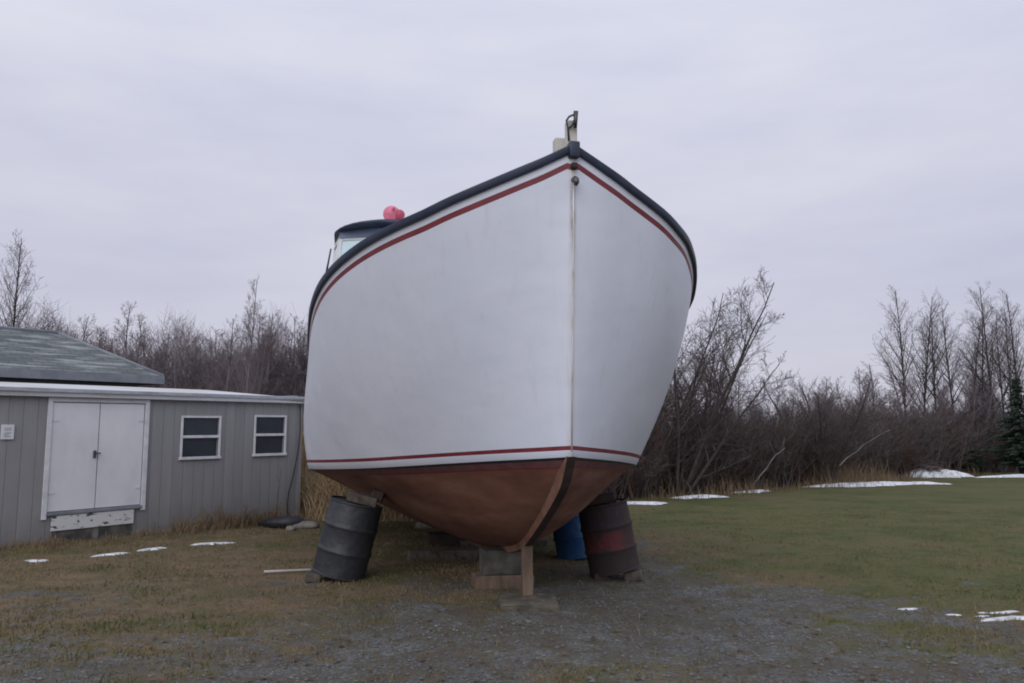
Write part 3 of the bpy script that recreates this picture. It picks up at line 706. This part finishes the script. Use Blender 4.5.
cab = MB(); cab.tube([(5.33, -.03, 1.85+SZ), (5.34, -.03, 1.3+SZ), (5.30, -.03, .9+SZ), (5.20, -.03, .45+SZ), (5.10, -.035, .12+SZ), (5.07, -.03, -.1+SZ), (5.09, -.05, -.42+SZ)], .011, 6)
cab.build('cable', M['black_rubber'], shed)

# second building with hipped shingle roof
hb_root = empty('house', (-8.5, 19.0, -.6), (0,0,sh_rot)); HZ = .6
tag(hb_root, 'low house with mottled grey green hipped shingle roof behind the shed', 'house')
LT, DP, RISE, INS = -14.0, 3.6, 1.02, 1.72
w = MB(); w.box((LT/2-.2, DP/2, (2.45-.7)/2+HZ+.35-.35), (abs(LT)-.5, DP-.6, 2.45+.7)); w.v = [(x_, y_, min(z_, 2.632+HZ) if z_ < 2 else 2.632+HZ) for x_, y_, z_ in w.v]
w.build('wall', M['dark_wall'], hb_root)
z0 = 2.64+HZ
e1, e2, e3, e4 = (LT,0,z0), (0,0,z0), (0,DP,z0), (LT,DP,z0); r1, r2 = (LT+INS, DP/2, z0+RISE), (-INS, DP/2, z0+RISE)
me = bpy.data.meshes.new('roof'); me.from_pydata([e1,e2,e3,e4,r1,r2], [], [(0,1,5,4),(1,2,5),(2,3,4,5),(3,0,4),(0,3,2,1)])
me.materials.append(M['shingle']); uvl = me.uv_layers.new(name='UVMap')
for p in me.polygons:
    hor = Vector((0,0,1)).cross(p.normal); hor = hor.normalized() if hor.length > 1e-4 else Vector((1,0,0)); up = p.normal.cross(hor)
    for li in p.loop_indices:
        co = me.vertices[me.loops[li].vertex_index].co; uvl.data[li].uv = (co.dot(hor), co.dot(up))
rfo = link('roof', me, hb_root)
fb = MB(); fb.box((LT/2, -.012, z0-.10), (abs(LT)+.04, .024, .20)); fb.box((.012, DP/2, z0-.10), (.024, DP, .20)); fb.build('fascia', M['dull_fascia'], hb_root)
rc = MB(); rc.tube([r1, r2], .05, 6); rc.tube([r2, e2], .045, 6); rc.tube([r2, e3], .045, 6); rc.build('ridge_cap', M['dull_fascia'], rfo)

# ------------------------------------------------------------------ small ground things
def rock(loc, s_, label, sq=(1,1,.6), mat='rock'):
    bm = bmesh.new(); bmesh.ops.create_icosphere(bm, subdivisions=2, radius=s_)
    for v in bm.verts:
        v.co = v.co*(1+.22*float(rng.normal(0, .6))); v.co.x *= sq[0]; v.co.y *= sq[1]; v.co.z *= sq[2]
    me = bpy.data.meshes.new('rock'); bm.to_mesh(me); bm.free(); me.materials.append(M[mat])
    for p in me.polygons: p.use_smooth = True
    return tag(link('rock', me, None, (loc[0], loc[1], ghf(*loc)+s_*.3)), label, 'rock')
rock((-3.78, 14.6), .15, 'pale flat rock in dry grass between the shed corner and the boat', (1.6,1,.55))
rock((-1.62, 14.6), .14, 'pale rock seen under the hull beside the keel', (1.2,1,.8))
rock((-3.95, 14.2), .08, 'small pale rock in front of the shed corner', (1.2,1,.8))
bg_ = rock((-4.22, 14.72), .30, 'crumpled heap of black plastic on the grass by the right corner of the shed', (1.4,.7,.45), 'black_rubber'); bg_.name = 'plastic_heap'; bg_['category'] = 'plastic sheet'
pm = MB(); pm.tube([(-.30,.0,.018),(.0,.02,.016),(.32,-.01,.02)], [.016,.014,.015], 8)
tag(pm.build('white_pole', M['pole'], None, (-2.62, 9.46, ghf(-2.62,9.46)+.012), (0,0,R(14))), 'thin whitish stick lying on the grass left of the grey drum', 'stick')

# snow patches: low domes with ragged outline
def snow(cx, cy, lx, ly, rz, hgt, label, seed, n=96):
    r_ = np.random.default_rng(seed); ph = r_.uniform(0, 6.28, 7); am = r_.uniform(.04, .22, 16); ph = r_.uniform(0, 6.28, 16); am[6:] *= .6
    an = np.linspace(0, 2*np.pi, n, endpoint=False)
    rad = 1 + sum(am[k_]*np.sin((k_+2)*an+ph[k_]) for k_ in range(16))*(.75 if lx > .5 else 1.25)
    rad = np.clip(rad, .22, 1.8); rings_ = [1.0, .93, .8, .55, .28]; prof = [-.03, .012, .5, .85, 1.0]
    vs = []
    for rr, hh in zip(rings_, prof):
        x_ = np.cos(an)*rad*rr*lx; y_ = np.sin(an)*rad*rr*ly
        gx = cx + x_*math.cos(rz) - y_*math.sin(rz); gy = cy + x_*math.sin(rz) + y_*math.cos(rz)
        lump = hgt*hh*(.7+.6*vnoise(gx, gy, 2.2, seed)) if hh > 0 else hgt*0 - .03
        vs.append(np.stack([gx-cx, gy-cy, gh(gx, gy)+lump-ghf(cx, cy)], -1))
    vs.append(np.array([[0, 0, hgt*.95]])); V = np.concatenate(vs)
    m = MB(); m.v = [tuple(p) for p in V]
    for j in range(4):
        for i in range(n): m.f.append((j*n+i, j*n+(i+1) % n, (j+1)*n+(i+1) % n, (j+1)*n+i))
    for i in range(n): m.f.append((4*n+i, 4*n+(i+1) % n, 5*n))
    m.m = [0]*len(m.f); m.sm = [True]*len(m.f)
    return tag(m.build('snow_patch', M['snow'], None, (cx, cy, ghf(cx, cy))), label, 'snow', 'melting snow patches')
snow(-6.25, 10.5, .11, .07, 0, .02, 'small snow patch on the grass at far left of the shed', 1)
snow(-5.55, 11.0, .20, .06, .6, .025, 'ragged snow strip lying below the white shed doors, left half', 2)
snow(-5.2, 11.55, .17, .05, .9, .025, 'snow strip below the right shed door', 3)
snow(-4.58, 12.18, .22, .08, .7, .03, 'snow patch in front of the shed below its windows', 4)
snow(3.3, 21.0, .75, .40, .1, .06, 'snow bank just right of the bow at the foot of the brush', 5)
snow(5.6, 23.6, 1.0, .32, .55, .06, 'thin snow strip along the brush, second from the boat', 6)
snow(8.1, 26.7, .95, .3, .6, .06, 'thin snow strip along the brush below the big bare tree', 7)
snow(14.0, 31.5, 3.0, .75, .55, .12, 'long snow strip across the lawn edge in front of the brush', 8)
snow(21.6, 41.0, 2.1, 1.3, .3, .38, 'highest snow mound by the dark spruces', 9)
snow(26.5, 40.3, 2.6, .55, .1, .12, 'snow strip at the right edge below the spruces', 10)
snow(16.9, 32.6, 1.1, .35, .3, .08, 'narrow snow streak right of the long snow strip', 11)
snow(3.62, 7.34, .08, .03, .2, .012, 'tiny snow scrap on the lawn, left end of the near row', 12)
snow(3.90, 7.10, .06, .025, .1, .010, 'tiny snow scrap on the lawn, middle of the near row', 13)
snow(4.12, 7.06, .05, .02, .3, .010, 'smallest snow crumb between the middle and the largest near scraps', 16)
snow(4.36, 6.95, .26, .055, .15, .022, 'largest snow scrap on the near lawn at the right edge', 14)
snow(4.40, 7.25, .15, .03, .1, .014, 'thin snow scrap behind the largest one on the near lawn', 15)

# ------------------------------------------------------------------ trees
def bare_tree(seed, h, r0, style):
    """returns (trunk MB, crown MB)"""
    r_ = random.Random(seed); T, K = MB(), MB()
    P = dict(poplar=dict(n1=30, up=.66, l1=.40, f0=.28, n2=9, n3=4), spread=dict(n1=16, up=.58, l1=.50, f0=.14, n2=10, n3=6),
             wood=dict(n1=26, up=.72, l1=.30, f0=.15, n2=10, n3=6))[style]
    def path(p, d, ln_, rad, n, jit, trop):
        pts = [p.copy()]; rr = [rad]
        for i in range(n):
            d = (d + Vector((r_.gauss(0, jit), r_.gauss(0, jit), r_.gauss(0, jit*.6)+trop))).normalized()
            p = p + d*(ln_/n); pts.append(p.copy()); rr.append(max(rad*(1-(i+1)/n*.82), .0045))
        return pts, rr
    def at(pts, rr, f):
        k_ = f*(len(pts)-1); i = min(int(k_), len(pts)-2); t = k_-i
        return pts[i].lerp(pts[i+1], t), (pts[i+1]-pts[i]).normalized(), rr[i]*(1-t)+rr[i+1]*t
    def side(d, up):
        a = r_.uniform(0, 6.283); o = d.orthogonal().normalized(); o = Matrix.Rotation(a, 3, d) @ o
        return (o*(1-up*.6) + d*up + Vector((0,0,.15))).normalized()
    trunks = [(Vector((0,0,-.1)), Vector((r_.gauss(0,.05), r_.gauss(0,.05), 1)).normalized(), h, r0)]
    if style == 'spread':
        trunks = []
        for lx, hk in (LEANS or ()):
            trunks.append((Vector((lx*.3, r_.gauss(0,.1), -.1)), Vector((lx, r_.gauss(0,.15), 1)).normalized(), h*hk, r0*r_.uniform(.75,1)))
        for k_ in range(0 if LEANS else 5):
            a = k_*1.257 + r_.uniform(-.4,.4); t = r_.uniform(.18,.55)
            trunks.append((Vector((.12*math.cos(a), .12*math.sin(a), -.1)), Vector((math.cos(a)*t, math.sin(a)*t, 1)).normalized(), h*r_.uniform(.75,1.05), r0*r_.uniform(.6,1)))
    for (p, d, hh, rad) in trunks:
        pts, rr = path(p, d, hh, rad, 9, dict(spread=.06, poplar=.022, wood=.03)[style], .03); T.tube(pts, rr, 7)
        n1 = P['n1'] if style != 'spread' else 12
        for i in range(n1):
            f = P['f0'] + (1-P['f0'])*(i+r_.random())/n1*.97
            q, dd, rq = at(pts, rr, f); l1 = hh*P['l1']*(1.12-f)*r_.uniform(.7,1.2) + .2
            p1, r1_ = path(q, side(dd, P['up']), l1, min(rq*.6, .035), 6, .07, .05); (T if rq > .05 else K).tube(p1, r1_, 4, cap=False)
            nn2 = max(2, int(P['n2']*min(1, l1/(.13*h)))); nn3 = max(1, int(P['n3']*min(1, l1/(.11*h))))
            for j in range(nn2):
                f2 = .12 + .88*(j+r_.random())/nn2*.98
                q2, d2, rq2 = at(p1, r1_, f2); l2 = l1*.45*(1.15-f2*.7)*r_.uniform(.6,1.2)
                p2, r2_ = path(q2, side(d2, .55), l2, max(rq2*.55, .006), 4, .08, .06); K.tube(p2, r2_, 3, cap=False)
                for _ in range(nn3):
                    f3 = r_.uniform(.15, 1); q3, d3, rq3 = at(p2, r2_, f3)
                    p3, r3_ = path(q3, side(d3, .55), l2*r_.uniform(.35,.75), .0048, 2, .08, .05); K.tube(p3, r3_, 3, cap=False)
    return T, K
def sweep_tree(seed, h, r0, leans):
    global LEANS
    LEANS = leans; m = bare_tree(seed, h, r0, 'spread'); LEANS = None
    return m[0].mesh('trunk', M['bark']), m[1].mesh('crown', M['twig'])
LEANS = None
def tree_proto(seed, h, r0, style, tm, cm):
    T, K = bare_tree(seed, h, r0, style); return T.mesh('trunk', M[tm]), K.mesh('crown', M[cm])
def place_tree(proto, x, y, rz, sc, label, group=None, name='bare_tree', zoff=0):
    t = empty(name, (x, y, ghf(x, y)+zoff), (0, 0, rz)); t.scale = (sc, sc, sc) if isinstance(sc, (int, float)) else sc
    tag(t, label, 'tree', group)
    for nm, me in zip(('trunk','crown'), proto): link(nm, me, t)
    return t
WOOD = [tree_proto(100+i, 9.0, .085, 'wood', 'bark_far', 'twig_far') for i in range(5)]
POP = [tree_proto(200+i, 11.0, .10, 'poplar', 'bark', 'twig') for i in range(3)]
SPR = [tree_proto(300+i, 6.5, .085, 'spread', 'bark', 'twig') for i in range(2)]
# lone trees one can point to
place_tree(POP[0], -17.25, 26.5, .4, (.72,.72,.80), 'tall bare tree at the far left edge above the shingle roof', name='bare_tree')
place_tree(WOOD[1], -13.2, 38.5, 1.0, (.75,.75,1.13), 'tall thin bare tree rising above the far wood left of the boat')
# far wood on the left
px_ = -36.0; i = 0
while px_ < 4:
    yy = 43 + 9*random.random()
    s_ = random.uniform(.80, 1.08)
    place_tree(WOOD[i % 5], px_, yy, random.uniform(0, 6.28), (s_*1.2, s_*1.2, s_), 'bare mauve grey tree in the far wood behind the shed', 'bare trees of the far wood')
    px_ += random.uniform(.28, .5) if px_ < -7 else random.uniform(.8, 1.3); i += 1
# big bare tree right of the bow, and others along the brush
BIG = sweep_tree(77, 6.7, .075, ((-.22,.92),(.05,.95),(.22,1.05),(.42,1.08),(.62,1.0),(.85,.8)))
place_tree(BIG, 5.1, 24.6, 0, (1.0,1.0,1.0), 'large spreading bare tree with many stems just right of the hull')
place_tree(SPR[1], 4.3, 25.2, 2.2, .85, 'smaller dark bare tree close behind the hull on its right')
place_tree(SPR[1], 12.4, 31.0, 4.0, .78, 'middle bare tree standing alone above the brush, halfway to the poplars')
for (x, y, rz, sz, lab) in ((21.8,43.5,.3,.93,'leftmost tall slim bare poplar of the group on the right'), (22.9,44,1.9,.92,'second tall slim bare poplar, leaning slightly right'),
        (24.4,45,3.2,.86,'third tall bare poplar from the left in the right hand group'), (24.3,43.2,5.0,.84,'fourth tall bare poplar, close beside the third'),
        (26.6,44.5,2.4,.90,'bare poplar behind the gap left of the spruces'), (26.6,43.2,.9,.95,'tallest bare poplar just left of the spruces'),
        (28.9,46,4.1,.86,'thin bare poplar above the small spruce'), (27.0,46.5,1.1,.84,'bare poplar between the close pair and the tallest poplar'), (30.4,47.5,2.9,.9,'bare poplar furthest back at the right edge'), (28.4,44,.2,.92,'bare poplar at the right edge above the spruces')):
    place_tree(POP[i % 3], x*1.12, y*1.12, rz, (sz*1.0, sz*1.0, sz*1.12), lab, name='bare_poplar'); i += 1
for k_ in range(46):
    t = (k_+.5)/46; x = 3.5 + 32*t; y = float(np.interp(x, [2.4,8.6,18,33], [22.6,28.8,38.5,51])) + random.uniform(.5, 5)
    s_ = random.uniform(.36, .70)*(.85+.35*t)
    place_tree(WOOD[k_ % 5], x, y, random.uniform(0, 6.28), (s_*1.4, s_*1.4, s_), 'thin bare sapling rising out of the brush along the right lawn edge', 'saplings in the brush', name='bare_sapling')
# bushes
def bush_mesh(seed, h, n, mat):
    r_ = random.Random(seed); m = MB()
    for k_ in range(n):
        a = r_.uniform(0, 6.28); t = r_.uniform(.05, .75); p = Vector((r_.gauss(0,.3), r_.gauss(0,.3), -.05)); d = Vector((math.cos(a)*t, math.sin(a)*t, 1)).normalized(); hh = h*r_.uniform(.5, 1.08)
        pts = [p.copy()]; rr = [.016]
        for i_ in range(5):
            d = (d + Vector((r_.gauss(0,.13), r_.gauss(0,.13), r_.gauss(0,.07)))).normalized(); p = p + d*hh/5; pts.append(p.copy()); rr.append(max(.016*(1-(i_+1)/5*.75), .005))
        m.tube(pts, rr, 4, cap=False)
        for j in range(9):
            f = r_.uniform(.15, .98)*5; i_ = min(int(f), 4); q = pts[i_].lerp(pts[i_+1], f-i_)
            dd = (d + Vector((r_.gauss(0,.7), r_.gauss(0,.7), r_.gauss(.1,.4)))).normalized(); ll = hh*r_.uniform(.15, .40)
            q2 = q + dd*ll*.5; q3 = q2 + (dd+Vector((r_.gauss(0,.25), r_.gauss(0,.25), .2))).normalized()*ll*.5
            m.tube([q, q2, q3], [.008,.006,.004], 3, cap=False)
            for _ in range(4):
                b0 = q.lerp(q3, r_.uniform(.2, 1)); dz = (dd + Vector((r_.gauss(0,.8), r_.gauss(0,.8), r_.gauss(.2,.5)))).normalized()
                m.tube([b0, b0+dz*ll*r_.uniform(.2,.5)], [.005,.0035], 3, cap=False)
    return m.mesh('bush', M[mat])
BUSH = [bush_mesh(500+i, 3.0, 26, ('brush','brush_red','brush','twig')[i]) for i in range(4)]
edge = [(2.4,21.6),(5.0,24.0),(8.6,27.8),(12.5,31.6),(18,37.5),(25,44),(33,50),(60,58),(75,58)]
ex = np.array([p[0] for p in edge]); ey = np.array([p[1] for p in edge])
for k_ in range(124):
    t = (k_+.5)/124; x = 1.6 + 31*t**1.15; y0 = float(np.interp(x, ex, ey)); y = y0 + .5 + abs(random.gauss(0, 1.4)) + random.uniform(0, 1.0)
    s_ = random.uniform(.5, 1.15)*(.92 + .42*t)
    o = link('bush', BUSH[k_ % 4], None, (x, y, ghf(x, y)), random.uniform(0, 6.28)); o.scale = (s_*1.15, s_*1.15, s_)
    tag(o, 'bare dark brown bush in the brush along the right lawn edge', 'bush', 'bare bushes along the lawn edge')
# massed brush behind, nobody could count it
def sticks(name, p, d, w, mat):
    n = len(p); a = np.cross(d, np.array([.3,.5,.81])); a /= np.linalg.norm(a, axis=1)[:,None]; b_ = np.cross(d, a); b_ /= np.linalg.norm(b_, axis=1)[:,None]
    V = np.zeros((n,6,3))
    for k_ in range(3):
        o = a*math.cos(2.094*k_) + b_*math.sin(2.094*k_)
        V[:,k_] = p + o*w[:,None]; V[:,3+k_] = p + d + o*(w*.4)[:,None]
    bi = np.arange(n)[:,None]*6
    Fq = np.concatenate([bi+np.array([[0,1,4,3]]), bi+np.array([[1,2,5,4]]), bi+np.array([[2,0,3,5]])])
    return np_mesh(name, V.reshape(-1,3), Fq, mat)
def belt(name, n, xfun, yfun, hmax, mat, w=(.006,.014), depth=5.0, seed=0, grow=0):
    t = rng.uniform(0, 1, n); x = xfun(t); y = yfun(x) + rng.uniform(0, depth, n)
    top = (hmax+grow*t)*(.55 + .6*vnoise(x, y*.3, .5, 60+seed))*(.8+.3*vnoise(x, y*.2, 1.6, 61+seed)); f = rng.uniform(0, 1, n)**.9; z = gh(x, y) + f*top*.9
    d = np.stack([rng.normal(0,.5,n), rng.normal(0,.5,n), rng.uniform(.2,1.3,n)], -1); d /= np.linalg.norm(d, axis=1)[:,None]; d *= (rng.uniform(.25, .9, n)*np.clip(top/3, .4, 1.6))[:,None]
    return tag(link(name, sticks(name, np.stack([x,y,z],-1), d, rng.uniform(w[0], w[1], n), mat)), kind='stuff')
belt('brush', 34000, lambda t: 1.2+34*t**1.2, lambda x: np.interp(x, ex, ey)+2.2, 2.2, M['brush'], depth=5.5, grow=1.2)
belt('undergrowth', 14000, lambda t: 1.2+34*t**1.1, lambda x: np.interp(x, ex, ey)+.5, 1.1, M['brush_red'], depth=2.0, seed=3)
belt('far_wood', 130000, lambda t: -40+45*t, lambda x: 45+0*x, 10.4, M['twig_far'], w=(.006,.012), depth=12, seed=5)
x, y, h = strip(2600, (3.5,22.0), (26,44.2), .5, .1, .6)
x2, y2, h2 = strip(1500, (12.2,30.6), (16.6,35.2), .5, .4, 1.1); x, y, h = np.r_[x, x2], np.r_[y, y2], np.r_[h, h2]
tag(link('dry_grass', blades('dry_grass', x, y, h*np.clip(vnoise(x, y, .5, 71)*2-.4, .2, 1.4), .016, M['tall_dry'], .5)), kind='stuff')
belt('brush', 22000, lambda t: 34+36*t, lambda x: np.interp(x, ex, ey)+1.5, 4.0, M['brush'], w=(.010,.02), depth=6, seed=8)
# tan grass bank behind the boat on the left
n = 24000; x = rng.uniform(-5.6, .85, n); y = rng.uniform(16.2, 22.6, n)
keep = ((np.stack([x, y], -1)-A0) @ NW > .25) | ((np.stack([x, y], -1)-A0) @ DW > 5.6)
x, y = x[keep], y[keep]; bank = 1.5*np.exp(-((y-19.5)/1.6)**2)*np.clip((.9-x)/1.2, 0, 1)
h = rng.uniform(.3, 1.15, len(x))
bs = np.linspace(-6.5, .8, 30); bt_ = np.linspace(15.8, 22.5, 24); BX, BY = np.meshgrid(bs, bt_)
BZ = gh(BX, BY) + 1.5*np.exp(-((BY-19.5)/1.6)**2)*np.clip((.9-BX)/1.2, 0, 1)*np.clip((BX+6.4)/1.5, 0, 1) - .03
bank = 1.5*np.exp(-((y-19.5)/1.6)**2)*np.clip((.9-x)/1.2, 0, 1)*np.clip((x+6.4)/1.5, 0, 1)
bi = np.arange(30*24).reshape(24, 30); BF = np.stack([bi[:-1,:-1], bi[:-1,1:], bi[1:,1:], bi[1:,:-1]], -1).reshape(-1, 4)
tag(link('earth_bank', np_mesh('earth_bank', np.stack([BX,BY,BZ],-1).reshape(-1,3), BF, M['straw'], True)), kind='structure')
tag(link('bank_grass', blades('bank_grass', x, y, h, .016, M['straw'], .9, z=gh(x, y)+bank-.03)), kind='stuff')
# weed stalks at the shed corner
for (t_, off, hh, lab) in ((4.62,.3,1.05,'tall thin dry weed stalk against the shed below the right window'), (3.9,.3,.45,'short dry weed stalk by the shed between its windows')):
    q = wl(t_, off); m = MB(); m.tube([(0,0,-.02),(.02,.01,hh*.5),(.07,.0,hh)], [.007,.006,.003], 5)
    for k_ in range(4): z_ = hh*(.3+.16*k_); m.tube([(.03,0,z_),(.03+(-1)**k_*.06,.02,z_+.12)], [.004,.002], 4)
    tag(m.build('weed_stalk', M['leaf'], None, (q[0], q[1], ghf(*q))), lab, 'weed')
# spruces
def spruce(seed, h, rad):
    r_ = np.random.default_rng(seed); T = MB(); T.tube([(0,0,-.1),(0,0,h*.97)], [h*.018,.01], 6)
    tips = []; pv = []; dv = []
    for z in np.arange(.12*h, h, .085):
        R_ = rad*(1-(z/h)**1.15)*r_.uniform(.62, 1.12) + .05
        for k_ in range(int(7+R_*5)):
            a = r_.uniform(0, 6.28); ll = R_*r_.uniform(.6, 1.12)
            for s in np.arange(.1, 1.0, .07/max(ll, .3)):
                p = np.array([math.cos(a)*ll*s, math.sin(a)*ll*s, z - .30*ll*s + .14*ll*s*s])
                for sd in (-1, 1):
                    bl = (.10+.22*ll*(1-s)*.5)*r_.uniform(.6,1.2); d = np.array([math.cos(a+sd*.9)*bl, math.sin(a+sd*.9)*bl, -.05+r_.normal(0,.03)])
                    pv.append(p); dv.append(d)
    pv = np.array(pv); dv = np.array(dv)
    return T.mesh('trunk', M['bark']), sticks('crown', pv, dv, np.full(len(pv), .020), M['needle'])
S1 = spruce(1, 5.2, 1.5)
for (x, y, sc, rz, lab) in ((27.4,42.4,1.02,0,'tallest dark spruce at the right edge of the lawn'), (25.6,43.8,.44,1,'mid sized dark spruce left of the tallest spruce'), (22.4,43.6,.50,2.2,'small dull spruce standing in the brush above the snow mound'), (19.8,40.4,.42,3.3,'smallest spruce, half lost in the brush above the snow')):
    t = place_tree(S1, x, y, rz, (sc*1.45,sc*1.45,sc), lab, name='spruce_tree')
# fallen pale limbs and brush pile
def limb(p, q, rad, lab, bend=.10):
    p = Vector(p); q = Vector(q); m = MB(); n_ = 7; side_ = Vector((0,0,1)); pts = [(q-p)*(i/(n_-1)) + side_*bend*math.sin(math.pi*i/(n_-1)) + Vector(rng.normal(0,.03,3)) for i in range(n_)]
    m.tube(pts, [rad*(1-.6*i/(n_-1)) for i in range(n_)], 6)
    for i in (2, 4, 5): m.tube([pts[i], pts[i]+Vector((rng.normal(0,.15), rng.normal(0,.1), .45))], [rad*.4, .006], 4)
    tag(m.build('fallen_limb', M['bleached'], None, p), lab, 'branch')
limb((12.4,29.9,-.1), (14.9,31.0,1.25), .032, 'long pale limb leaning out of the brush below the middle bare tree')
limb((7.9,25.6,-.4), (9.1,26.2,.7), .028, 'pale broken limb in the brush right of the spreading tree')
rng2 = np.random.default_rng(5)
n = 500; bx_, by_ = 20.2, 40.6
a = rng2.uniform(-1, 1, n); p = np.stack([bx_+a*1.7, by_+rng2.normal(0,.35,n), ghf(bx_,by_)+.35+(1-a*a)*.75*rng2.uniform(.3,1,n)], -1)
d = np.stack([rng2.normal(0,.6,n), rng2.normal(0,.15,n), -a*.35+rng2.normal(0,.15,n)], -1)
tag(link('brush_pile', sticks('brush_pile', p, d, rng2.uniform(.012,.03,n), M['brush'])), 'arched pile of cut branches behind the snow mound', 'brush pile')

# ------------------------------------------------------------------ light, sky, camera
SUN_EL, SUN_AZ = R(32), R(198)                                      # azimuth clockwise from +Y: behind the camera
world = bpy.data.worlds.new('World'); bpy.context.scene.world = world; world.use_nodes = True
nt = world.node_tree; nt.nodes.clear(); g = G(nt)
bg = g.n('ShaderNodeBackground'); wo = g.n('ShaderNodeOutputWorld'); g.l(bg.outputs[0], wo.inputs[0])
sky = g.n('ShaderNodeTexSky', sky_type='NISHITA'); sky.sun_disc = False; sky.sun_elevation = SUN_EL; sky.sun_rotation = SUN_AZ
tc = g.n('ShaderNodeTexCoord'); x_, y_, z_ = g.sep(tc.outputs['Generated'])
mp = g.n('ShaderNodeMapping'); mp.inputs['Scale'].default_value = (1.0, 1.0, 4.2); mp.inputs['Rotation'].default_value = (0, R(7), 0); g.l(tc.outputs['Generated'], mp.inputs['Vector'])
n1 = g.noise(mp.outputs[0], 2.3, 7, .55)
cl = g.ramp(n1, [(.30, (6.2,6.4,7.75)), (.50, (6.9,7.05,8.25)), (.70, (7.6,7.65,8.6))])
up = g.ramp(z_, [(.0, (.83,.795,.82)), (.2, (.90,.885,.90)), (.5, (1.06,1.06,1.06)), (1.0, (1.14,1.14,1.14))])
cl = g.mix(1.0, cl, up, 'MULTIPLY')
back = g.ramp(g.math('MULTIPLY_ADD', y_, -.5, .5), [(.0, 1.0), (.45, 1.0), (1.0, 1.22)])     # cloud thinner towards the sun
cl = g.mix(1.0, cl, back, 'MULTIPLY')
mx = g.mix(.93, sky.outputs[0], cl)
g.l(mx, bg.inputs['Color']); bg.inputs['Strength'].default_value = .1
sl = bpy.data.lights.new('sun', 'SUN'); sl.energy = .9; sl.angle = R(45); sl.color = (1, .975, .955)
so = bpy.data.objects.new('sun', sl); C.objects.link(so)
dirv = Vector((math.sin(SUN_AZ)*math.cos(SUN_EL), math.cos(SUN_AZ)*math.cos(SUN_EL), math.sin(SUN_EL)))
so.rotation_euler = dirv.to_track_quat('Z', 'Y').to_euler(); so.location = dirv*30
cam = bpy.data.cameras.new('camera'); co = bpy.data.objects.new('camera', cam); C.objects.link(co)
cam.sensor_width = 36; cam.lens = 780/1024*36; cam.clip_end = 3000; cam.clip_start = .05
co.location = (0, 0, 1.45); co.rotation_euler = (R(90) + math.atan((425-341.5)/780), 0, 0)
sc = bpy.context.scene; sc.camera = co
sc.view_settings.view_transform = 'Standard'; sc.view_settings.look = 'None'; sc.view_settings.exposure = 0; sc.view_settings.gamma = 1
sc.cycles.filter_width = 1.9 if hasattr(sc, 'cycles') else 1.5
